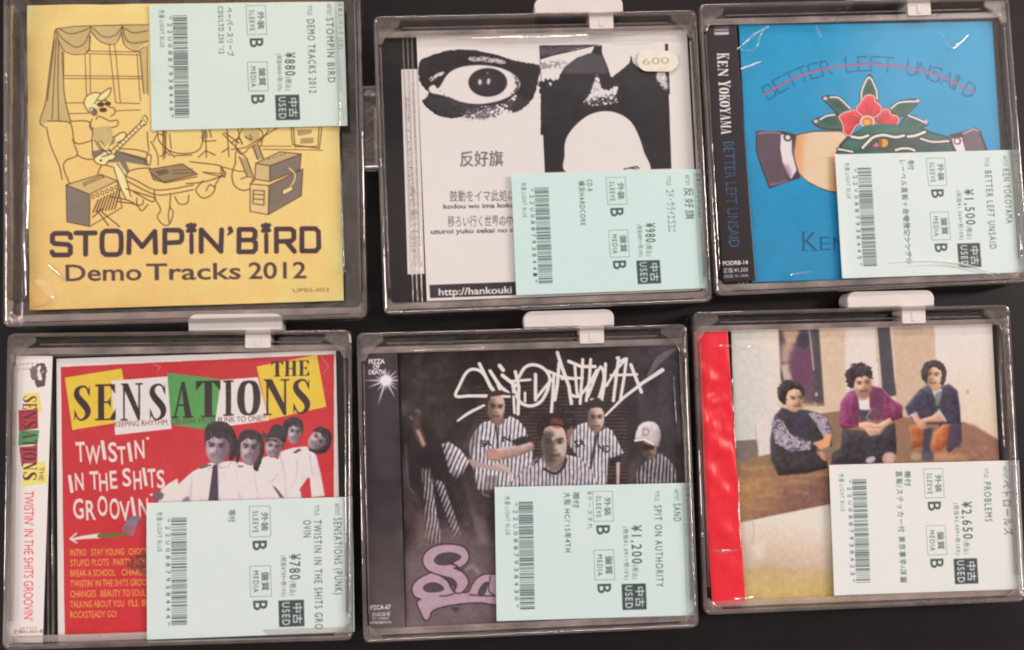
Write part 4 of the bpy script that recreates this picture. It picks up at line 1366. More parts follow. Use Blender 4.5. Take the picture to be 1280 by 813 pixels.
    for ch, y0, y1 in name:
        if y0 > 100:
            y0, y1 = 100 + (y0 - 101) * 0.92, 100 + (y1 - 101) * 0.92
        xa = 896.5 + (y0 - 66) * 0.055
        big = 2.0 if (y0 in (66, 100)) else 0
        serif(o, ch, place_down(xa, y0 * 1.0 + 0.5, xa + 12.5 + big, y1 + 0.2), (238, 226, 228), (y1 - y0) * 1.05)
    t2 = 'BETTER LEFT UNSAID'
    o.text(t2, (904.0, 178), (911.5, 309), 13, (62, 116, 156), -0.016)
    o.text(t2, (905.2, 179), (912.7, 308), 11, (40, 44, 58), -0.026)
    o.line([(931, 60), (948, 350)], 3, (96, 32, 44), .6, 1.5)
    o.text('PODR8-14', (903.5, 332), (935, 330.5), 5, (236, 226, 228), 0.02)
    o.text('定価 ¥1,500', (904, 341), (935, 339.5), 4.6, (220, 208, 212), 0.006)
    o.text('(税抜 ¥1,364)', (904.5, 347.5), (935.5, 346), 3.2, (200, 188, 192), 0.004)
    o.fill([(881, 28), (921, 26), (922, 42), (882, 44)], (70, 60, 62), .35, 1)
    o.build('obi_strip', t, MAT['obi'], 0.2, 0.25)
    sticker(t, (1043, 194), (1272, 187), (1052, 348), (1284, 341), ZS,
            dict(code='22V0887938445', notes=[('帯付', 0.06, 0.14), ('レーベル直販＋会場限定シングル', 0.06, 0.90)], price='¥1,500', sub='(税抜¥1,364+税10%)', title='BETTER LEFT UNSAID', tv=0.80,
                 artist='KEN YOKOYAMA', av=0.60, genre='日本人/パンク (CD)', base=(208, 219, 209), pv=0.31), warp=corner_lift(0.087, 0.058, 0.5))
    z = ZS + 0.0003
    film_fold(t, [(922, 62), (936, 50), (948, 40), (962, 33)], z, .7, .5); film_fold(t, [(926, 63), (944, 62), (950, 45), (955, 36)], z, .5, .4)
    film_fold(t, [(926, 87), (938, 83), (950, 78)], z, .9, .4); film_fold(t, [(1020, 31), (1023, 40), (1026, 46)], z, .9, .4)
    film_fold(t, [(1110, 328), (1150, 326), (1190, 328), (1225, 336), (1250, 343)], z + 0.0004, .7, .5, 'film_glint')  # the bright glint over the sticker is put into this fold's colour
    film_fold(t, [(1130, 333), (1180, 331), (1220, 339), (1245, 345)], z + 0.0003, .4, .4, 'film_glint')
    film_fold(t, [(985, 345), (1000, 342), (1016, 340)], z, .6, .4); film_fold(t, [(1176, 40), (1190, 60), (1210, 44)], z, .9, .3)
    film_fold(t, [(1255, 30), (1258, 90), (1266, 160), (1272, 190)], z, .8, 1.0)


# ================================================================== red cover with letter blocks
def red_cover():
    s = Sheet((68, 450), (421, 437), (75, 803), (426, 789), ZB, 0.27, (246, 222, 208))
    D1, D2, D3, D5 = zoomed(0, 400), zoomed(220, 400), zoomed(0, 530), zoomed(220, 510)
    red = (198, 48, 56)
    s.fill([(76, 459), (417.5, 443), (417, 781), (81, 794)], red)
    s.grad([(76, 459), (417.5, 443), (417, 781), (81, 794)], (196, 50, 56), (206, 44, 52), (120, 460), (150, 780))
    yel, whi, grn, blk = (240, 188, 62), (246, 214, 210), (88, 150, 82), (58, 42, 44)
    s.fill(D1((412, 368), (772, 310), (790, 400), (700, 400), (735, 655), (460, 700)), yel)
    s.fill(D1((705, 388), (1065, 360), (1090, 692), (732, 732)), whi)
    s.fill(D2((250, 385), (520, 365), (590, 640), (350, 672), (250, 660)), whi)
    s.fill([(209, 466), (220, 467.5), (274, 474), (276, 478), (268, 534), (256, 537), (214, 531)], grn)
    s.fill(D2((512, 297), (895, 222), (955, 552), (588, 635)), yel)
    L = [('S', 91.5, 482, 114, 527), ('E', 119, 481, 144.6, 526), ('N', 150.5, 479.7, 178.5, 526), ('S', 186, 479.5, 208.5, 526.5), ('A', 214, 478, 242, 523), ('T', 245, 476.5, 275.5, 522),
         ('I', 279, 476, 292, 520.5), ('O', 297.2, 475.5, 325, 520.5), ('N', 329, 474.5, 361.6, 519.5), ('S', 365.3, 473.8, 388.5, 518.5)]
    for ch, x0, y0, x1, y1 in L:
        serif(s, ch, place(x0, y0, x1, y1, -0.7), blk, (x1 - x0))
    for ch, x0, y0, x1, y1 in (('T', 339, 452, 354, 471), ('H', 355.5, 451.5, 371, 470.5), ('E', 373, 451, 386.5, 470)):
        serif(s, ch, place(x0, y0, x1, y1, -0.3), blk, x1 - x0)
    s.text('KEEPING RHYTHM. CRUISIN’ FROM PUNK TO ONE!!!', (143, 534), (333, 526), 6.6, (96, 60, 60), 0.0)
    # bouncing title
    cream = (250, 216, 206)
    def bounce(word, boxes):
        for ch, (x0, y0, x1, y1) in zip(word, boxes):
            s.text(ch, (x0, y1), (x1, y1 - 0.6), y1 - y0, cream, 0.016)
    bounce("TWISTIN'", [(95.5, 553.5, 107, 577.5), (107.5, 558, 126, 580.5), (129, 551.5, 133.2, 574.5), (136, 554, 147, 577.5), (147.5, 559, 158, 580.5), (162, 554, 166, 577), (169, 551, 181, 573.5), (184, 547.5, 187.5, 555)])
    bounce('IN', [(88, 594.5, 92, 616), (94.5, 592, 105, 613)])
    bounce('THE', [(113, 590, 124, 612), (124.5, 592.5, 135, 614), (138, 589.5, 147, 611)])
    bounce('SHITS', [(153.5, 586.5, 164.5, 608), (167.5, 589.5, 177.5, 612), (181, 585.5, 184.6, 607.5), (185.5, 587, 195.5, 609.5), (196.5, 588.5, 206.5, 610)])
    bounce("GROOVIN'", [(92, 624.5, 105, 648.5), (108, 626.5, 120, 650), (122.5, 621, 135, 645), (137.5, 624, 150, 649), (150, 627.5, 163.5, 651), (166.5, 622, 170.2, 645.5), (174, 624, 186, 647), (188.5, 618, 192, 625)])
    # arrow and track list
    s.line([(90, 674.5), (104, 672), (124, 670)], [2.5, 4, 6], cream); s.line([(95.5, 667), (87.5, 673.8), (95.5, 678.5)], 1.8, cream)
    s.line([(124, 670), (140, 669), (165, 668)], [5, 4.5, 2], (88, 116, 54))
    org = (242, 168, 72)
    rows = [('INTRO', 88, 108, 'STAY YOUNG', 114, 155, 'CHOOSE', 161, 187), ('STUPID PLOTS', 88, 136, 'PARTY ACROSS', 142, 196, '', 0, 0), ('BREAK A SCHOOL', 88, 144, 'CHARLIE M', 152, 193, '', 0, 0),
            ("TWISTIN' IN THE SHITS GROOVIN'", 88, 196, '', 0, 0, '', 0, 0), ('CHANGES', 88, 120, 'BEAUTY TO SOUL', 126, 182, '', 0, 0), ('TALKING ABOUT YOU', 88, 155, "I'LL BE", 161, 187, '', 0, 0), ('ROCKSTEADY GO!', 88, 146, '', 0, 0, '', 0, 0)]
    for i, r in enumerate(rows):
        y = 695 + i * 12.95
        for k in (0, 3, 6):
            if r[k]:
                s.text(r[k], (r[k + 1], y - (r[k + 1] - 88) * 0.02), (r[k + 2], y - (r[k + 2] - 88) * 0.02), 8.0, org, 0.008)
    s.rag([(157, 706), (162, 698), (172, 692), (186, 690), (190, 718), (182, 720), (168, 714)], (84, 54, 44), 1.6, 2.4, 1.0, .5, seed=31)
    # the group in white shirts
    sh, shd, sk, hr = (244, 222, 224), (196, 172, 178), (176, 150, 156), (56, 44, 48)
    s.fill(D5((-60, 560), (0, 500), (100, 410), (190, 360), (250, 345), (350, 340), (420, 345), (480, 370), (545, 320), (600, 300), (650, 330), (660, 280), (740, 255), (830, 245), (890, 300), (920, 420), (945, 560), (860, 570), (850, 440), (790, 510), (800, 585), (-60, 600)), sh, soft=.5)
    s.fill([(206, 608), (222, 598), (226, 632), (196, 640), (200, 614)], sh, soft=.5)
    s.fill(D5((785, 520), (840, 440), (862, 560), (800, 545)), red, soft=.4)
    s.relief(D5((-60, 560), (0, 500), (100, 410), (190, 360), (250, 345), (350, 340), (420, 345), (480, 370), (545, 320), (600, 300), (650, 330), (660, 280), (740, 255), (830, 245), (890, 300), (920, 420), (945, 560), (860, 570), (850, 440), (790, 510), (800, 585), (-60, 600)), 4, 55, fold=5, seed=34)
    for q in (((340, 420), (420, 590)), ((150, 430), (60, 560)), ((560, 340), (600, 460)), ((690, 330), (650, 470)), ((830, 300), (800, 430)), ((880, 330), (900, 500)), ((440, 390), (470, 500)), ((300, 380), (310, 470))):
        s.line(D5(*q), 5, (206, 184, 190), .45, 2.2)
    s.fill(D5((205, 352), (250, 345), (240, 375), (205, 385)), (250, 236, 234), soft=.4); s.fill(D5((270, 348), (345, 342), (330, 372), (285, 380)), (250, 236, 234), soft=.4); s.line(D5((205, 388), (240, 376), (262, 352)), 1, (150, 126, 134), .8, .3); s.line(D5((268, 352), (285, 382), (332, 374), (350, 345)), 1, (150, 126, 134), .8, .3)
    for p, w in (([(270, 350), (280, 580)], 1), ([(100, 420), (95, 580)], 1.6), ([(660, 300), (690, 420), (700, 560)], 1.8), ([(770, 330), (765, 440), (720, 520)], 1.8), ([(850, 300), (870, 440)], 1.6), ([(610, 470), (650, 420)], 1.5), ([(500, 400), (520, 580)], 1.2), ([(380, 360), (400, 560)], 1)):
        s.line(D5(*p), w, shd, .8, .6, True)
    s.fill(D5((235, 365), (265, 355), (270, 590), (205, 590)), (72, 56, 72), soft=.3)
    s.fill(D5((610, 490), (640, 510), (690, 575), (660, 570)), (96, 78, 88), soft=.5); s.fill(D5((40, 580), (80, 560), (90, 590), (50, 600)), (120, 96, 104), .8, .8)
    s.rag(D5((150, 375), (200, 355), (235, 362), (160, 390)), (100, 76, 66), 1, 1.2, .7, .9, seed=32); s.fill(D5((740, 285), (780, 258), (800, 268), (760, 290)), (80, 62, 70), soft=.5); s.fill(D5((390, 365), (430, 368), (425, 378), (395, 376)), (110, 90, 96), soft=.4)
    def head(cx, cy, rx, ry, rot, hair, look=0.0, seed=1):
        x, y = D5((cx, cy))[0]; rx /= 5.083; ry /= 5.083
        s.rag(D5(*hair), hr, 1.0, 0.6, 0.8, seed=seed)
        s.relief(D5(*hair), 3, 40, fold=4, seed=seed)
        P = portrait(s, x, y, rx, ry, rot, (166, 140, 146), (96, 78, 84), (222, 200, 203), look, 1, 1.0)
        r = random.Random(seed)
        s.fill([P(-1.0, -.35), P(-.98, -1.0), P(0, -1.2), P(.98, -1.0), P(1.0, -.3), P(.8, -.55), P(.5, -.72), P(.1, -.6), P(-.35, -.74), P(-.75, -.5)], hr, .95, .5)
        for k in range(9):
            u = -.9 + .225 * k
            s.line([P(u * .9, -1.0), P(u + r.uniform(-.1, .1), -.62 + r.uniform(-.1, .22) + .25 * abs(u))], [1.6, .6], hr, .9, .25)
        for k in range(6):
            u = r.uniform(-.8, .8)
            s.line([P(u, -1.12), P(u + r.uniform(-.2, .2), -.8)], .7, (112, 96, 100), .5, .3)
    head(262, 255, 74, 96, 4, [(180, 200), (190, 120), (250, 85), (330, 100), (375, 160), (400, 240), (370, 320), (335, 330), (330, 200), (215, 190), (205, 300), (190, 260)], -.15, 41)
    head(468, 262, 60, 96, 6, [(395, 240), (400, 170), (450, 140), (520, 150), (560, 220), (555, 300), (520, 400), (490, 375), (530, 280), (520, 180), (425, 190), (410, 290), (390, 360), (380, 300)], 0, 42)
    head(618, 252, 52, 62, 12, [(590, 150), (620, 110), (680, 120), (700, 200), (680, 250), (660, 220), (590, 190), (570, 220)], .05, 43)
    head(752, 160, 42, 66, 10, [(680, 100), (720, 62), (780, 65), (810, 110), (800, 180), (790, 140), (720, 110), (715, 180), (690, 160)], .1, 44)
    head(898, 205, 52, 64, 48, [(870, 150), (920, 120), (980, 150), (990, 220), (950, 285), (890, 290), (840, 260), (930, 230), (930, 180)], -.1, 45)
    s.fill(D5((595, 160), (640, 115), (690, 130), (690, 180), (600, 190)), (64, 62, 60), .9, .8); s.line(D5((590, 195), (640, 195), (680, 230)), 2, (150, 130, 134), .9, .5)
    s.ell(*D5((560, 180))[0], 4, 5, (80, 66, 70), 0, .9, .8)
    # hands at the left
    s.fill(D3((975, 450), (1010, 420), (1045, 450), (1030, 480), (980, 495)), (110, 92, 100), soft=.6)
    s.fill(D3((800, 610), (850, 585), (900, 590), (870, 640), (810, 650)), (120, 108, 122), soft=.6)
    for k in range(5):
        s.line(D3((815 + k * 14, 615), (785 + k * 15, 660 + 12 * min(k, 3)), (780 + k * 16, 675 + 10 * min(k, 3))), 2.4, (134, 122, 138), .9, .4, True)
    for k in range(24):
        x, y = RNG.uniform(90, 410), RNG.uniform(455, 600)
        s.ell(x, y, .6, .6, (232, 150, 146), 0, .6, .2)
    s.line(D2((925, 235), (950, 270), (970, 300), (930, 340)), .8, (226, 150, 146), .7); s.line(D1((975, 285), (1020, 300), (1000, 320)), .9, (232, 160, 156), .7)
    s.mottle(1.8, 5); s.mottle(1.6, 0.6, seed=5)

    t = jewel_thing('D', 'jewel case with a red cover of five men in white shirts and coloured letter blocks', s, 0)
    jewel_box(t, s, 18.5, 2.2, 2.0)
    s.build('booklet', t, MAT['booklet'], 0.5, 0.3)
    o = Sheet((15, 445), (60, 445), (12, 804), (59, 804), ZO, 0.25, (252, 226, 210))
    for i, (ch, y0, y1, c) in enumerate((('S', 496, 508, 0), ('E', 508.5, 517, 0), ('N', 517.5, 528, 1), ('S', 528.5, 538, 1), ('A', 540, 550, 2), ('T', 550, 560, 2), ('I', 561, 566, 3), ('O', 567, 577, 3), ('N', 578, 590, 4), ('S', 590, 601, 4))):
        pass
    Zb = zoomed(0, 400)
    o.fill(Zb((150, 468), (250, 462), (268, 590), (165, 575)), (244, 200, 110)); o.fill(Zb((118, 575), (240, 565), (243, 690), (120, 710)), (176, 56, 72)); o.fill(Zb((122, 705), (250, 700), (240, 790), (115, 800)), (84, 140, 84))
    o.fill([(24, 559), (47, 557), (46.5, 580), (27, 584)], (176, 56, 72)); o.fill([(29, 580), (57, 577), (60, 604), (28, 609)], (244, 206, 112))
    for ch, y0, y1 in (('S', 495, 503.5), ('E', 504.5, 511.5), ('N', 513, 524.5), ('S', 526, 536.5), ('A', 539, 549), ('T', 550, 558), ('I', 560, 564.5), ('O', 566, 575.5), ('N', 577, 588), ('S', 590, 601)):
        serif(o, ch, place_down(28.5, y0, 46, y1), (84, 50, 44), (y1 - y0))
    o.text('THE', (49, 584), (48.5, 601), 6, (120, 84, 50), 0.006)
    o.text("TWISTIN' IN THE SHITS GROOVIN'", (30.5, 614), (29.5, 776), 11.5, (214, 58, 76), 0.004)
    s_blk = (92, 74, 72)
    o.rag([(44, 458), (57, 456), (56, 482), (44, 481)], s_blk, 1.2, 1.0, 1.0, seed=51); o.rag([(37, 461), (46, 458), (47, 472), (40, 476)], (120, 100, 98), 1.5, 1.6, .8, seed=52)
    o.rag([(47, 460), (51, 458), (50, 466), (53, 474), (48, 476)], (236, 214, 200), 1.0, 1.0, .8, seed=53); o.line([(46, 470), (55, 464)], 1.2, (236, 214, 200), .8, .3); tiny(o, 22, 456, 43, 454.5, 2.4, (140, 116, 110)); tiny(o, 23, 462, 37, 461, 2.4, (140, 116, 110))
    tiny(o, 25, 785.5, 46, 785, 2.6, (160, 130, 124)); o.text('定価¥2,000+税', (16.5, 792), (55, 791.5), 3.8, (110, 86, 84), 0.006); tiny(o, 22, 796, 50, 795.4, 2.4, (160, 130, 124))
    o.mottle(1.4, 5)
    o.build('obi_strip', t, MAT['obi'], 0.2, 0.25)
    sticker(t, (184, 628), (441, 622), (183, 801), (443, 789), ZS,
            dict(code='22U0887938444', notes=[('帯付', 0.07, 0.16)], price='¥780', sub='(税抜¥709+税10%)', title='TWISTIN IN THE SHITS GRO', title2='OVIN', foot='[HERA]', tv=0.97,
                 artist='SENSATIONS (PUNK)', av=0.72, genre='日本人/パンク (CD)', base=(208, 216, 208), pv=0.41))
    film_fold(t, [(65, 660), (66, 700), (66, 720)], ZS, .6, .4)


# ================================================================== dark cover, men in striped shirts
def dark_cover():
    s = Sheet((503, 440), (846, 430), (505, 786), (861, 771), ZB, 0.27, (66, 56, 55))
    E1, E2, E3, E4, E5, E8 = zoomed(440, 400), zoomed(640, 400), zoomed(440, 520), zoomed(440, 653), zoomed(640, 480), zoomed(560, 430, 4.571)
    full = [(480, 420), (880, 420), (880, 800), (480, 800)]
    s.grad(full, (50, 40, 41), (96, 80, 82), (640, 480), (560, 790))
    s.fill([(780, 428), (850, 428), (862, 620), (800, 620)], (74, 66, 74), .7, 12)
    s.fill([(505, 440), (570, 440), (580, 560), (505, 560)], (60, 56, 52), .8, 12)
    s.fill([(600, 432), (760, 430), (760, 500), (600, 505)], (54, 40, 42), .7, 10)
    s.mottle(5, 9, seed=71); s.mottle(3, 3, seed=72)
    # roller shutter
    for i in range(26):
        y = 484 + i * 4.6
        s.line([(596, y), (784, y - 1.5)], 1.4, (112, 94, 92), .55, .4); s.line([(596, y + 2.2), (784, y + .7)], 1.6, (46, 38, 40), .6, .4)
    s.fill([(783, 470), (796, 470), (800, 610), (786, 610)], (54, 46, 48), .8, 2)
    s.fill([(796, 560), (860, 555), (862, 610), (800, 612)], (52, 44, 46), .7, 6)
    for i in range(9):
        s.line([(800, 500 + i * 13 + (i % 3) * 3), (855, 494 + i * 14)], 5, (92, 82, 86), .25, 3)
    # number mark on the shutter
    s.line([(717, 511), (706, 509), (704, 518), (716, 521), (717, 530), (705, 531)], 3.4, (44, 36, 36), .9, .3, True); s.line([(698, 506), (697, 532)], 3, (44, 36, 36), .8, .3)
    # lettering in white marker
    w = (240, 226, 218)
    G = lambda pts, wd=3.8, sm=False: s.line(E8(*pts), np.multiply(wd, 1.04), w, .97, 0, sm)
    G([(250, 258), (200, 170), (150, 145), (105, 165), (65, 240), (45, 298), (120, 298), (215, 298), (350, 300)], 3.6, True)
    G([(55, 440), (120, 395), (205, 352)], [2.2, 3.4, 2.8], True)
    G([(180, 115), (240, 240), (262, 270)], 4.2); G([(240, 155), (300, 245), (350, 285)], 4); G([(245, 160), (285, 230), (300, 280)], 3.4); G([(295, 125), (315, 150)], 4.6); G([(310, 180), (355, 215), (385, 240)], 4.4)
    G([(370, 215), (380, 395)], 3); G([(385, 160), (405, 250), (400, 400)], 4); G([(350, 215), (470, 205)], 3); G([(370, 240), (410, 330), (470, 355), (530, 330), (570, 260), (580, 190), (545, 140), (490, 120), (440, 135), (405, 190)], 3.8, True)
    G([(500, 175), (500, 320)], 4); G([(505, 310), (550, 255), (590, 205)], 3.6); G([(440, 280), (440, 330)], 3)
    G([(570, 155), (640, 185), (720, 200)], 3.4); G([(605, 180), (598, 300), (590, 395)], 3.6); G([(625, 50), (650, 130), (690, 240), (705, 340)], 4.2); G([(635, 110), (625, 230), (610, 320)], 4); G([(650, 200), (770, 195)], 3)
    G([(690, 100), (760, 130), (840, 130)], 4); G([(725, 130), (735, 260), (740, 300)], 3.4); G([(770, 90), (765, 200), (755, 340)], 3.6); G([(815, 90), (808, 200), (790, 325)], 3.6); G([(700, 290), (745, 300), (800, 240), (850, 150)], 3.4, True)
    G([(800, 300), (860, 150), (880, 140), (890, 200), (860, 310), (820, 320)], 3.4, True); G([(900, 115), (895, 220), (875, 340)], 3.8); G([(905, 240), (960, 150), (1015, 90)], 3.2); G([(975, 80), (960, 200), (945, 325)], 3.8); G([(1020, 85), (1005, 200), (985, 320)], 3.6)
    G([(930, 180), (1080, 175)], 3); G([(1045, 120), (1075, 200), (1105, 275)], 4); G([(900, 410), (1000, 310), (1110, 225), (1225, 150)], [2.4, 3.4, 4.0, 5.0]); G([(965, 80), (985, 100), (1010, 85)], 3)
    skin, skd = (178, 146, 132), (124, 102, 96)
    st0, st1 = (206, 196, 200), (80, 70, 78)
    def face(cx, cy, rx, ry, rot=0, base=skin, dark=skd, half=None):
        P = portrait(s, cx, cy, rx, ry, rot, base, tuple(x * .62 for x in base), tuple(min(240, x * 1.16) for x in base), 0, -1, 0)
        s.fill([P(-1, -.7), P(-.1, -.7), P(-.15, .1), P(-.3, .95), P(-.7, .9)], (70, 58, 56), .28, 1.6)
        s.fill([P(-.7, .62), P(.7, .62), P(.4, 1.05), P(-.4, 1.05)], (88, 70, 66), .4, 1.0)
        s.fill([P(-.8, -.34), P(.8, -.34), P(.7, .02), P(-.7, .02)], (70, 54, 52), .16, .9)
        if half:
            s.fill([P(-1, -.6), P(0, -.7), P(.02, .95), P(-.7, .9)], half, .62, 1.8)
    def cloth(pts, seed, k=60):
        s.relief(pts, 4.5, k, (0.5, -0.8), 10, seed, 8)
    # tall man behind, left
    shirt1 = E1((740, 800), (770, 720), (830, 650), (880, 640), (920, 660), (960, 640), (1010, 610), (1060, 640), (1100, 690), (1140, 800), (1160, 960), (1150, 1080), (800, 1080), (760, 900))
    s.stripes(shirt1, 5.0, 0.12, st0, st1, .36, .35, .07)
    cloth(shirt1, 61)
    s.fill(E3((700, 205), (760, 60), (800, 40), (800, 180), (760, 240)), (96, 80, 82), .4, 2)
    s.line(E1((915, 660), (925, 760), (935, 900)), 2.4, (54, 44, 50), .9, .4)
    s.fill(E1((890, 600), (960, 600), (975, 650), (925, 672), (880, 650)), skd, soft=.6)
    face(620.5, 511, 10.5, 16.5, 4)
    s.fill(E1((850, 510), (870, 460), (930, 445), (985, 462), (1040, 470), (1035, 482), (960, 478), (880, 490), (860, 540)), (64, 52, 52), soft=.5)
    s.fill(E3((1010, 160), (1080, 130), (1140, 130), (1120, 180), (1040, 195)), (44, 36, 38), .9, .8)
    s.solid(E3((880, 215), (960, 200), (1060, 190), (1140, 166), (1158, 180), (1156, 215), (1080, 248), (960, 280), (880, 270)), (172, 140, 132), .8, 2.5, 90)
    s.fill(E3((850, 215), (900, 205), (940, 230), (940, 285), (890, 290), (850, 265)), (160, 120, 112), soft=.7)
    for k in range(4):
        s.line(E3((862 + k * 4, 222 + k * 15), (900 + k * 3, 215 + k * 16), (938, 226 + k * 14)), 1.6, (206, 164, 150), .7, .4, True)
    s.text('SA', E3((815, 195))[0], E3((890, 190))[0], 7, (50, 42, 48), .03); s.text('N', E3((955, 165))[0], E3((1010, 160))[0], 7, (50, 42, 48), .03)
    # man behind, right
    shirt3 = E5((370, 330), (420, 260), (490, 240), (540, 320), (590, 270), (640, 300), (690, 400), (710, 440), (640, 470), (610, 470), (600, 660), (400, 660), (430, 480), (370, 400))
    s.stripes(shirt3, 4.6, 0.05, st0, st1, .36, .35, .06)
    cloth(shirt3, 62)
    s.line(E5((540, 325), (520, 420), (495, 560)), 3, (56, 46, 52), .9, .4)
    s.fill(E5((480, 240), (500, 290), (540, 310), (590, 285), (590, 250), (540, 300)), (56, 46, 50), soft=.5)
    face(745.5, 524, 10, 15.5, -2, (188, 158, 145))
    s.fill(E5((478, 160), (490, 110), (545, 85), (590, 120), (600, 160), (540, 150)), (56, 48, 46), soft=.5)
    s.text('SA', E5((400, 405))[0], E5((468, 395))[0], 8.5, (52, 44, 56), .03); s.text('ND', E5((548, 430))[0], E5((625, 435))[0], 8, (52, 44, 56), .03)
    s.fill(E5((620, 480), (690, 470), (690, 660), (660, 660), (655, 500), (625, 520)), (48, 40, 42), .9, .8); s.fill(E5((662, 500), (686, 495), (682, 645), (664, 640)), (196, 168, 162), soft=.6)
    # man right in a pale cap
    shirt4 = E5((780, 660), (790, 560), (840, 500), (880, 470), (940, 440), (1000, 480), (1040, 540), (1050, 660))
    s.stripes(shirt4, 4.8, 0.1, (160, 148, 152), (58, 50, 56), .5, .6, .08, .95)
    cloth(shirt4, 63)
    s.fill(E5((735, 640), (740, 520), (800, 450), (830, 480), (790, 570), (770, 660)), (86, 74, 74), .8, 1.5)
    face(812, 562, 9, 12, -4, (132, 104, 98), (70, 54, 52))
    s.solid(E5((780, 365), (788, 310), (805, 268), (832, 246), (866, 238), (900, 242), (928, 262), (944, 300), (945, 345), (930, 400), (890, 390), (830, 360)), (196, 180, 180), .5, 3.5, 110, 4, 66)
    s.line(E5((782, 362), (840, 352), (900, 385)), 2.4, (232, 218, 216), .9, .4); s.fill(E5((820, 380), (890, 390), (900, 420), (830, 420)), (40, 32, 34), .9, 1)
    s.text('D', E5((830, 330))[0], E5((875, 328))[0], 9, (150, 134, 136), .02)
    # man at the left, dark hood and long shirt
    s.fill(E3((360, 300), (380, 200), (420, 60), (480, 40), (540, 150), (600, 170), (620, 300), (700, 700), (480, 720), (420, 500), (350, 450)), (48, 40, 42), .8, 3)
    s.fill(E3((380, 60), (400, 0), (425, -20), (440, 60), (470, 170), (450, 210), (410, 150)), (96, 76, 72), .8, 1.6); s.fill(E3((405, 90), (425, 85), (470, 185), (450, 200)), (190, 150, 138), .85, .9)
    s.line(E3((370, 5), (380, 20)), 2, (186, 160, 156), .7, 1); s.line(E3((400, -25), (425, -40), (430, -10)), 2, (140, 110, 104), .8, 1)
    s.line(E3((340, 180), (350, 320), (360, 440), (390, 490)), 1.6, (140, 124, 124), .7, .8, True)
    s.stripes(E3((440, 330), (500, 330), (530, 560), (575, 813), (470, 813), (460, 560)), 4.4, 0.15, (172, 158, 162), (56, 46, 50), .45, .6, .15, .9)
    s.stripes(E3((520, 400), (580, 420), (690, 740), (660, 790), (600, 640)), 4.6, 0.45, (178, 164, 170), (60, 50, 54), .45, .6, .15, .9)
    s.stripes(E3((640, 440), (690, 460), (760, 720), (720, 700)), 4, 0.3, (120, 104, 106), (60, 50, 54), .5, .8, .1, .7)
    s.stripes(E3((570, 180), (620, 165), (690, 215), (745, 290), (700, 370), (660, 400), (620, 360)), 5.2, 0.45, (196, 184, 188), (62, 52, 56), .35, .5, .1)
    s.fill(E3((735, 270), (800, 290), (880, 315), (960, 300), (1000, 330), (980, 360), (900, 345), (760, 320)), (176, 146, 140), soft=.7)
    for k in range(4):
        s.line(E3((900 + k * 18, 305 + 6 * k), (960 + k * 14, 318 + 14 * k), (990 + k * 5, 350 + 14 * k)), 2.0, (196, 168, 162), .8, .4, True)
    s.line(E3((985, 330), (1015, 380), (990, 440)), 2.4, (186, 166, 166), .8, .5, True); s.line(E3((1010, 440), (1080, 350), (1180, 270)), 2.6, (150, 134, 140), .8, .6, True)
    s.line(E3((830, 390), (832, 500), (870, 510)), 1.6, (170, 150, 150), .7, .6); s.fill(E3((840, 380), (930, 380), (920, 480), (850, 490)), (104, 92, 92), .5, 1)
    s.line(E3((720, 440), (760, 600), (840, 813)), 4, (146, 126, 122), .5, 2.5, True)
    for q, sd in ((E3((440, 330), (500, 330), (530, 560), (575, 813), (470, 813), (460, 560)), 67), (E3((520, 400), (580, 420), (690, 740), (660, 790), (600, 640)), 68), (E3((570, 180), (620, 165), (690, 215), (745, 290), (700, 370), (660, 400), (620, 360)), 69)):
        cloth(q, sd, 80)
    s.fill(E3((350, 250), (420, 200), (520, 260), (560, 420), (440, 330), (380, 480)), (44, 36, 38), .7, 3); s.fill(E3((600, 380), (700, 380), (760, 560), (700, 700), (640, 520)), (50, 41, 43), .6, 4)
    # man in front
    shirt2 = E5((-60, 680), (30, 590), (160, 500), (200, 450), (350, 450), (430, 470), (500, 540), (560, 680))
    s.stripes(shirt2, 4.8, 0.04, (190, 178, 184), (82, 72, 78), .36, .35, .08)
    cloth(shirt2, 64)
    s.fill(E5((200, 430), (215, 520), (260, 560), (310, 540), (350, 470), (340, 420), (300, 440)), skd, soft=.7); s.line(E5((205, 540), (265, 570), (315, 545), (345, 480)), 3.2, (48, 40, 42), .95, .4, True)
    face(693, 556, 16, 24, -2, (178, 152, 142), (92, 76, 70), (74, 63, 60))
    s.rag(E5((165, 330), (160, 260), (190, 205), (260, 185), (330, 205), (370, 270), (368, 345), (345, 350), (338, 285), (300, 262), (250, 258), (210, 275), (192, 320), (188, 360)), (50, 40, 38), 1.2, .7, 1, seed=73)
    s.fill(E5((245, 235), (265, 215), (320, 225), (330, 270), (290, 285), (255, 275)), (140, 74, 74), .75, 1.0); s.line(E5((190, 285), (240, 262), (300, 262), (345, 290)), 2.4, (40, 32, 32), .9, .5, True); s.fill(E5((345, 300), (385, 270), (395, 300), (365, 400), (350, 360)), (160, 124, 116), .8, 1)
    s.ell(*E5((262, 350))[0], 2, 3, (214, 196, 150), 0, .7, .8)
    # ground at the lower left
    s.fill([(505, 700), (560, 650), (620, 690), (625, 790), (505, 795)], (132, 112, 112), .55, 12)
    s.fill(E3((420, 600), (470, 640), (500, 813), (400, 813)), (152, 126, 122), .5, 5); s.fill(E3((780, 620), (840, 640), (870, 813), (800, 813)), (140, 120, 116), .5, 3)
    # script word
    mv, dkk = (176, 146, 157), (66, 42, 50)
    upper = spline([(740, 215), (722, 172), (680, 150), (610, 143), (545, 150), (490, 176), (458, 215), (455, 260), (480, 300), (540, 328), (600, 345), (650, 372), (668, 405), (655, 440), (690, 446), (728, 408), (734, 365), (700, 320), (640, 290), (690, 284), (730, 252)], 4, True)
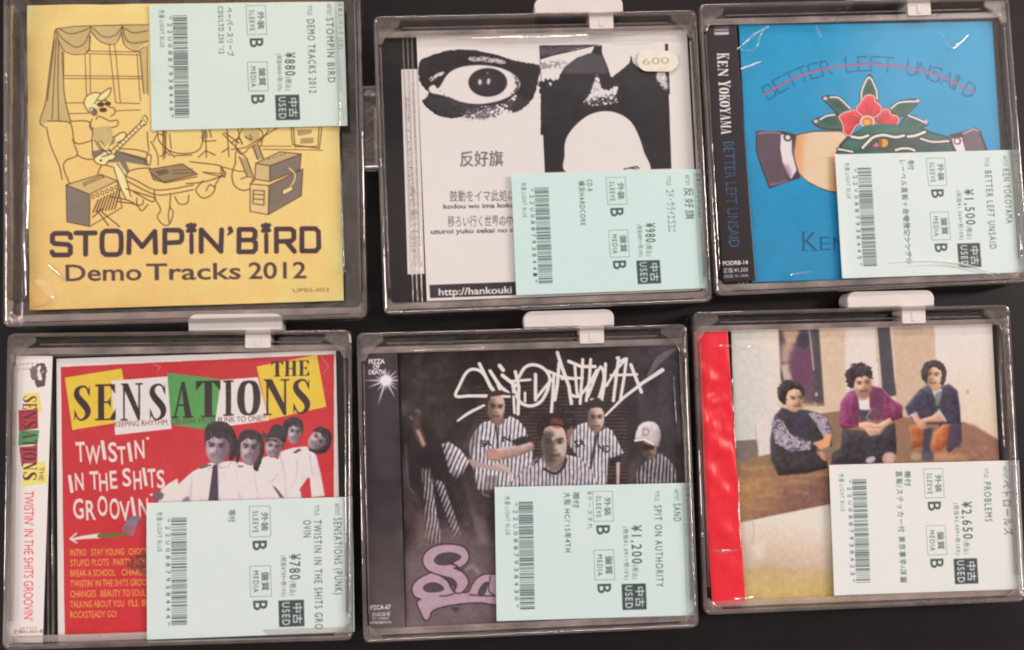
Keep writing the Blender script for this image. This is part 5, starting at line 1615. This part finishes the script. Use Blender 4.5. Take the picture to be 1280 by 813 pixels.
    lower = spline([(520, 325), (470, 338), (425, 362), (393, 396), (385, 432), (400, 470), (440, 488), (416, 508), (424, 540), (445, 585), (466, 620), (490, 608), (502, 570), (545, 545), (620, 526), (720, 513), (820, 508), (930, 511), (930, 350), (884, 335), (842, 335), (800, 355), (766, 398), (742, 446), (690, 450), (640, 440), (600, 372)], 4, True)
    for q in (E4(*lower), E4(*upper)):
        s.line(q, 3.2, dkk, closed=True); s.fill(q, mv, soft=.3)
    for q in ([(525, 238), (556, 207), (620, 195), (672, 206), (690, 224), (655, 248), (610, 268), (556, 268), (532, 255)], [(455, 414), (482, 392), (522, 386), (558, 398), (580, 422), (556, 438), (500, 442), (465, 434)], [(803, 455), (820, 412), (848, 384), (864, 388), (852, 420), (840, 455)], [(606, 352), (640, 362), (664, 392), (648, 404), (620, 380)]):
        z_ = spline(E4(*q), 4, True)
        s.line(z_, 1.6, dkk, closed=True); s.fill(z_, (88, 72, 76), soft=.3)
    s.line(E4((560, 470), (610, 466), (650, 452)), 1.8, dkk, .8, .2, True); s.line(E4((745, 460), (820, 468), (910, 468)), 1.8, dkk, .8, .2); s.line(E4((880, 345), (868, 430), (900, 462)), 1.6, dkk, .8, .2, True)
    s.line(E4((622, 262), (655, 272), (676, 290), (700, 306)), [2.2, 2.4, 2.6, 3.4], dkk, .95, .2, True); s.fill(E4((672, 292), (712, 268), (742, 262), (722, 318), (700, 312)), (90, 74, 78), 1, .3)
    s.line(E4((725, 300), (765, 275), (800, 320)), 5, (150, 126, 132), .8, 1.2)
    s.fill(E4((625, 540), (690, 540), (660, 575)), (70, 56, 58), .8, .6)
    s.img = np.clip((s.img - 100) * 1.16 + 94, 14, 246)
    s.mottle(2.4, 1.4, seed=74); s.mottle(2.0, .5, seed=75)

    t = jewel_thing('E', 'jewel case with a dark cover of men in striped shirts under white marker lettering', s, 0)
    jewel_box(t, s, 16.0, 2.0, 2.0)
    s.build('booklet', t, MAT['booklet'], 0.5, 0.35)
    o = Sheet((455, 441), (500, 439), (457, 788), (503, 786), ZO, 0.25, (64, 54, 62))
    o.grad([(440, 430), (510, 430), (510, 650), (440, 650)], (70, 58, 62), (58, 48, 54), (470, 440), (480, 640)); o.grad([(440, 600), (510, 600), (510, 800), (440, 800)], (54, 44, 46), (96, 80, 80), (480, 620), (480, 780))
    o.mottle(3, 6, seed=76)
    cx, cy = 440 + 215 / 5.083, 400 + 385 / 5.083
    for k, (a, Lh) in enumerate(((0, 22), (22, 14), (40, 18), (62, 24), (88, 12), (108, 32), (130, 16), (158, 24), (180, 26), (200, 14), (222, 12), (250, 12), (270, 16), (292, 14), (318, 18), (340, 16))):
        c, n = math.cos(math.radians(a)), math.sin(math.radians(a))
        o.line([(cx, cy), (cx + Lh * c, cy + Lh * n)], [3.4, 0.4], (232, 212, 222), .85, .5)
    o.ell(cx, cy, 6.5, 6, (250, 238, 244), 0, 1, 1.2)
    for i, wd in enumerate(('PIZZA', 'OF', 'DEATH')):
        o.text(wd, (461 if i != 1 else 466.5, 455 + i * 6.6), (481 if i != 1 else 475, 454.5 + i * 6.6), 5.4, (240, 228, 234), .03)
    o.text('PZCA-67', (463.5, 762.5), (488.5, 761.5), 5.4, (240, 226, 226), .012); o.text('定価¥2,200+税', (465, 770.5), (487.5, 770), 4, (230, 214, 214), .01); tiny(o, 466, 773.4, 486, 773, 2.2, (220, 204, 204)); tiny(o, 463, 778.4, 490, 778, 2.8, (230, 214, 214))
    o.build('obi_strip', t, MAT['obi'], 0.2, 0.25)
    sticker(t, (619, 608), (863, 605), (620, 778), (869, 768), ZS,
            dict(code='22U0887938430', notes=[('帯付', 0.05, 0.17), ("大阪 HC/'15年4TH", 0.05, 0.50)], extra='Bケースすれ', price='¥1,200', sub='(税抜¥1,091+税10%)', title='SPIT ON AUTHORITY', tv=0.78,
                 artist='SAND', av=0.29, genre='日本人/パンク (CD)', base=(203, 219, 208), pv=0.31))
    film_fold(t, [(849, 433), (852, 490), (856, 550), (858, 610)], ZS + .0002, .6, .9); film_fold(t, [(842, 470), (844, 500), (846, 530)], ZS, .4, .4)  # right-edge folds added and shaped to catch the side lamp as bright lines
    film_fold(t, [(505, 440), (540, 438), (580, 437), (625, 435)], ZS, .7, .4); film_fold(t, [(810, 470), (826, 448), (845, 436)], ZS - .0002, 1.6, .35)


# ================================================================== photo cover with a red strip
def room_cover():
    s = Sheet((912, 413), (1236, 405), (929, 757), (1262, 744), ZB, 0.27, (222, 190, 166))
    F1, F2, F3, F5, F8 = zoomed(850, 380), zoomed(1040, 380), zoomed(850, 520), zoomed(1040, 470), zoomed(950, 440, 4.741)
    s.grad([(900, 400), (975, 400), (975, 580), (900, 580)], (206, 198, 190), (228, 208, 194), (915, 450), (970, 440))
    s.fill([(975, 400), (1000, 400), (1030, 540), (975, 540)], (212, 186, 162), soft=1)
    s.fill([(1023, 400), (1060, 400), (1062, 540), (1030, 540)], (216, 184, 156), soft=1); s.fill([(1056, 400), (1098, 400), (1104, 520), (1058, 520)], (230, 208, 194), soft=1)
    s.fill([(1114, 400), (1170, 400), (1172, 560), (1122, 540)], (206, 172, 146), soft=.8)
    s.grad([(1168, 398), (1245, 398), (1255, 556), (1172, 530)], (234, 212, 204), (228, 198, 172), (1200, 410), (1205, 540), .8)
    # floor
    s.fill([(905, 556), (945, 550), (975, 548), (1022, 530), (1026, 517), (1062, 513), (1100, 515), (1172, 530), (1205, 528), (1252, 552), (1265, 620), (1265, 760), (905, 760)], (150, 108, 80), soft=.6)
    s.grad([(905, 552), (1040, 545), (1040, 645), (905, 655)], (126, 102, 86), (164, 116, 80), (960, 552), (960, 600)); s.grad([(905, 600), (1040, 595), (1040, 640), (905, 655)], (176, 128, 84), (134, 92, 76), (950, 600), (985, 640))
    s.fill(F3((640, 470), (900, 440), (940, 560), (700, 600)), (128, 84, 76), .7, 3); s.fill(F5((820, 300), (900, 310), (1060, 410), (1060, 540), (850, 540), (800, 440)), (152, 104, 84), .9, 1.5); s.fill(F5((650, 480), (850, 500), (860, 540), (650, 540)), (200, 138, 98), .8, 2)
    s.mottle(5, 2.2, [(905, 552), (1255, 552), (1262, 600), (1040, 640), (930, 655)], (1, .85, .6), 81)
    for k in range(14):
        x = RNG.uniform(925, 1030); y = RNG.uniform(575, 640)
        s.line([(x, y), (x + RNG.uniform(10, 30), y - RNG.uniform(-2, 3))], 2, (214, 160, 104) if k % 2 else (116, 84, 66), .4, 1)
    # white sheet below
    s.grad([(923, 654), (960, 646), (1045, 629), (1265, 600), (1265, 760), (923, 760)], (236, 212, 196), (206, 176, 152), (980, 650), (975, 705), .5)
    s.grad([(925, 712), (960, 706), (1050, 716), (1050, 760), (925, 760)], (200, 168, 126), (206, 170, 96), (980, 710), (980, 750), 2)
    s.mottle(3, 3, [(925, 712), (1050, 712), (1050, 760), (925, 760)], (1, .9, .6), 82)
    s.line(F3((400, 670), (460, 660), (470, 720), (460, 813)), 1.2, (180, 154, 138), .7, .6); s.ell(*zoomed(850, 653)((500, 180))[0], 6, 12, (240, 220, 204), 0, .6, 3)
    # skirting and door foot left
    s.fill(F3((470, 0), (575, 0), (580, 240), (500, 258)), (224, 204, 194), soft=.6); s.line(F3((478, 60), (500, 255)), 1.2, (176, 152, 142), .8, .5); s.fill(F3((360, 180), (475, 160), (490, 260), (370, 300)), (122, 108, 100), .9, 1)
    # mirror
    s.fill(F1((625, 160), (880, 140), (915, 645), (650, 560)), (92, 72, 78), soft=.6); s.fill(F1((640, 160), (820, 150), (850, 640), (700, 620), (640, 420)), (104, 76, 88), .9, .8)
    s.fill(F1((650, 170), (760, 160), (745, 240), (680, 265)), (212, 168, 138), .9, 1.4); s.fill(F1((645, 260), (720, 240), (720, 340), (680, 380), (640, 370)), (196, 160, 136), .8, 2); s.fill(F1((640, 390), (700, 380), (715, 480), (660, 490)), (210, 184, 166), .9, 1.2)
    s.ell(*F1((785, 235))[0], 9, 10, (64, 52, 66), 0, .95, 1.2); s.fill(F1((700, 300), (830, 290), (845, 480), (740, 520), (690, 420)), (110, 62, 88), .85, 2); s.line(F1((820, 150), (850, 420)), 1.8, (206, 196, 190), .8, .5); s.fill(F1((845, 145), (880, 145), (915, 645), (870, 650)), (76, 70, 74), .95, .6); s.ell(*F1((866, 575))[0], 1.8, 3, (196, 186, 190), 0, .8, .5); s.line(F1((800, 640), (915, 640)), 3, (150, 122, 76), .8, .8)
    s.fill(F1((640, 400), (655, 480), (650, 500), (640, 470)), (56, 46, 50), .9, .6)
    # dark post
    s.fill(F2((285, 135), (365, 132), (400, 500), (410, 580), (370, 590), (320, 540)), (72, 62, 72), soft=.6); s.line(F2((275, 140), (310, 540)), 2.2, (188, 156, 132), .7, .8); s.line(F2((378, 140), (405, 500)), 1.6, (222, 200, 186), .7, .6)
    s.ell(*F2((862, 560))[0], 1.4, 2.4, (150, 130, 112), 0, .8, .6)
    # seat behind the middle man
    s.fill([(1030, 520), (1060, 513), (1066, 560), (1040, 580)], (138, 108, 86), .9, 1.5); s.fill(F5((0, 240), (50, 230), (60, 430), (30, 460), (0, 400)), (140, 104, 78), .8, 1.2); s.fill(F5((400, 290), (490, 300), (490, 500), (410, 500)), (146, 106, 90), .9, 1.5)
    sk = (216, 166, 136)
    def face(cx, cy, rx, ry, rot, look, beard=None):
        portrait(s, cx, cy, rx, ry, rot, sk, (158, 108, 88), (238, 196, 170), look, 1 if look >= 0 else -1, 0.2, beard)
    # man left
    blk = (56, 46, 50)
    s.solid(F8((65, 640), (60, 520), (85, 380), (130, 330), (180, 345), (240, 340), (300, 350), (360, 370), (420, 440), (425, 560), (330, 570), (400, 640), (400, 690), (280, 720), (110, 735)), blk, .7, 6, 60, 5, 91)
    sl = F8((70, 420), (100, 385), (140, 420), (180, 490), (300, 530), (300, 580), (180, 590), (90, 540)); s.fill(sl, (150, 136, 146), soft=.6); sr = F8((285, 365), (340, 360), (400, 400), (425, 480), (380, 510), (330, 420)); s.fill(sr, (146, 134, 148), soft=.6)
    for q, sd in ((sl, 83), (sr, 84)):
        s.rag(q, (70, 60, 88), 1.0, 4.5, 1.0, .75, False, sd); s.rag(q, (216, 196, 196), 1.0, 4.5, .8, .6, False, sd + 10)
    s.fill(F8((180, 350), (240, 350), (285, 420), (280, 540), (220, 500)), (58, 52, 70), .8, 1.5)
    s.fill(F8((310, 540), (370, 520), (395, 480), (425, 490), (415, 560), (360, 580)), (222, 158, 116), soft=.6); s.fill(F8((330, 590), (370, 590), (400, 650), (370, 640)), (206, 150, 116), .9, .6)
    s.fill(F8((150, 310), (235, 310), (225, 350), (180, 350)), (190, 136, 110), soft=.6); face(*F8((202, 285))[0], 11.5, 14, -3, .6)
    s.rag(F8((105, 260), (110, 205), (150, 172), (215, 180), (262, 220), (255, 270), (225, 220), (165, 235), (150, 320), (125, 300)), (54, 42, 46), 1.2, .9, .9, seed=85); s.relief(F8((105, 260), (110, 205), (150, 172), (215, 180), (262, 220), (225, 220), (165, 235), (125, 300)), 3, 60, fold=7, seed=85)
    # man in the middle
    mag = (134, 50, 92)
    s.solid(F8((490, 460), (640, 470), (800, 420), (810, 580), (800, 650), (620, 665), (420, 665), (430, 600), (480, 570)), (52, 44, 50), .7, 6, 60, 5, 92)
    s.solid(F8((470, 440), (478, 300), (520, 240), (590, 210), (660, 200), (720, 215), (780, 280), (845, 320), (845, 390), (760, 420), (720, 400), (700, 330), (600, 330), (575, 400), (600, 440), (500, 460)), mag, .7, 5, 80, 8, 93)
    s.fill(F8((570, 230), (600, 260), (590, 400), (640, 430), (560, 420)), (104, 46, 78), .8, 1); s.fill(F8((650, 210), (720, 220), (740, 300), (715, 410), (655, 400)), (104, 52, 78), .9, 1.2); s.line(F8((480, 310), (500, 430), (580, 440)), 2, (186, 76, 134), .6, 1)
    s.fill(F8((582, 270), (648, 265), (650, 330), (630, 350), (590, 345)), (232, 218, 212), soft=.5); s.fill(F8((580, 342), (650, 345), (660, 400), (600, 410)), (58, 52, 72), .9, .8); s.line(F8((655, 350), (630, 390), (650, 405)), 1.2, (190, 180, 190), .8, .4)
    s.solid(F8((585, 420), (640, 415), (700, 430), (770, 390), (785, 415), (740, 450), (710, 490), (650, 500), (620, 460), (585, 445)), (222, 168, 142), .6, 2.5, 90, 3, 97); s.line(F8((640, 440), (690, 450), (720, 440)), 1, (170, 112, 96), .7, .5); s.line(F8((650, 470), (700, 475)), 1, (170, 112, 96), .7, .5)
    s.fill(F8((570, 240), (640, 240), (650, 275), (600, 290), (575, 265)), (196, 142, 118), soft=.6); face(*F8((607, 195))[0], 11.5, 14.5, -6, .2, (120, 84, 78))
    s.rag(F8((505, 150), (520, 95), (575, 65), (635, 80), (668, 125), (655, 175), (625, 140), (570, 160), (550, 215), (520, 200)), (56, 40, 48), 1.6, 1.05, .9, seed=87); s.relief(F8((505, 150), (520, 95), (575, 65), (635, 80), (668, 125), (625, 140), (570, 160), (520, 200)), 3, 60, fold=9, seed=87)
    s.ell(*F8((655, 640))[0], 6.5, 4, (206, 186, 190), -20, .95, .7); s.ell(*F8((765, 630))[0], 9, 7.5, (206, 150, 138), -20, .95, .7)
    for k in range(3):
        s.line(F8((745 + 15 * k, 605), (760 + 13 * k, 650)), 1.4, (236, 206, 200), .7, .4)
    # man right
    nav = (58, 50, 70)
    s.solid(F8((860, 330), (940, 230), (1000, 190), (1060, 210), (1120, 190), (1170, 230), (1185, 330), (1190, 430), (1195, 530), (1120, 600), (1080, 480), (1060, 430), (930, 420), (880, 380)), nav, .7, 5, 70, 6, 94)
    s.solid(F8((880, 440), (955, 420), (985, 460), (985, 560), (900, 572)), (170, 92, 50), .7, 4, 90, 6, 95); s.solid(F8((1008, 570), (1030, 480), (1085, 428), (1135, 430), (1115, 550), (1060, 590)), (186, 98, 54), .7, 4, 90, 6, 96); s.fill(F8((975, 455), (1025, 450), (1005, 560), (1030, 640), (960, 640), (965, 560)), (58, 54, 76), .95, .8); s.fill(F8((1125, 430), (1195, 420), (1190, 560), (1105, 590)), (74, 54, 78), .9, 1)
    s.ell(*F8((925, 620))[0], 7, 5, (168, 148, 110), 0, .95, .7); s.ell(*F8((995, 620))[0], 6, 6, (88, 78, 84), 0, .95, .7)
    s.fill(F8((1010, 200), (1080, 220), (1060, 300), (1030, 260)), (206, 192, 190), soft=.6); s.fill(F8((1035, 250), (1075, 230), (1060, 320), (1040, 320)), (122, 116, 108), .9, .7); s.line(F8((1000, 240), (1010, 400)), 1, (46, 40, 60), .7, .5)
    s.solid(F8((890, 370), (930, 365), (950, 400), (1020, 380), (1060, 345), (1100, 400), (1080, 415), (980, 420), (990, 455), (950, 460), (915, 410)), (214, 160, 132), .6, 2.5, 90, 3, 98); s.line(F8((1060, 345), (1100, 410)), 3, (206, 196, 200), .8, .6); s.line(F8((890, 380), (925, 362)), 3, (196, 186, 190), .8, .6)
    s.fill(F8((1000, 190), (1070, 190), (1060, 230), (1030, 235)), (200, 148, 122), soft=.6); face(*F8((1035, 145))[0], 11, 15, 2, -.4)
    s.rag(F8((955, 130), (970, 75), (1025, 50), (1080, 65), (1105, 115), (1095, 180), (1070, 195), (1075, 120), (1030, 90), (995, 120), (995, 190), (968, 175)), (62, 48, 50), 1.2, .8, .9, seed=88); s.relief(F8((955, 130), (970, 75), (1025, 50), (1080, 65), (1105, 115), (1030, 90), (968, 175)), 3, 60, fold=7, seed=88)
    s.mottle(2.2, 1.4, seed=89); s.mottle(1.8, .5, seed=90)

    t = jewel_thing('F', 'jewel case with a photo of three seated men beside a crinkled red spine strip', s, 0)
    jewel_box(t, s, 15.5, 3.0, 2.0)
    s.build('booklet', t, MAT['booklet'], 0.5, 0.45)
    o = Sheet((871, 416), (912, 413), (887, 758), (929, 756), ZO, 0.27, (232, 26, 44))
    o.mottle(2, 4)
    def crinkle(X, Y):
        ny, nx = X.shape
        r2 = np.random.default_rng(23)
        n = gauss(r2.normal(size=(ny, 9)), 1.0)
        n = np.stack([np.convolve(n[:, k], np.exp(-0.5 * (np.arange(-24, 25) / 8.0) ** 2), 'same') for k in range(9)], 1)
        n /= n.std() + 1e-9
        xs = np.linspace(0, 8, nx)
        f = np.stack([np.interp(xs, np.arange(9), n[j]) for j in range(ny)])
        env = np.clip(1.0 - (np.abs(X) / (o.w / 2)) ** 6, 0, 1) * np.interp(Y, [-0.062, -0.045, -0.02, 0.0, 0.03, 0.045, 0.062], [0.1, 0.45, 0.25, 0.55, 1.0, 0.35, 0.12])
        return MM * (0.46 * f * env + 0.4)
    o.build('obi_strip', t, MAT['obi_crinkled'], 0.2, 0.0, crinkle)
    sticker(t, (1035, 581), (1272, 576), (1043, 745), (1282, 736), ZS,
            dict(code='22U0887938423', notes=[('帯付', 0.06, 0.18), ('直販/ステッカー付 東京事変/浮雲', 0.06, 0.92)], price='¥2,650', sub='(税抜¥2,409+税10%)', title='PROBLEMS', tv=0.47,
                 artist='ペトロールズ', av=0.58, genre='日本人/パンク・インディーズ (CD)', base=(220, 223, 214), pv=0.31), warp=corner_lift(0.087, 0.058, 0.5))
    z = ZS + .0002
    film_fold(t, [(895, 433), (912, 433), (930, 436), (942, 432)], z, .6, .4); film_fold(t, [(912, 750), (930, 749), (948, 746)], z, .7, .5); film_fold(t, [(890, 688), (905, 690), (924, 688)], z, .9, .5); film_fold(t, [(1250, 420), (1251, 480), (1256, 560)], z, .8, 1.0)  # last fold, at the right edge, added to catch the lamp as a bright line
    film_fold(t, [(924, 600), (925, 650), (928, 700)], z, .5, .4); film_fold(t, [(915, 440), (917, 500), (920, 560)], z, .5, .4)


yellow_sleeve()
eye_cover()
blue_cover()
red_cover()
dark_cover()
room_cover()
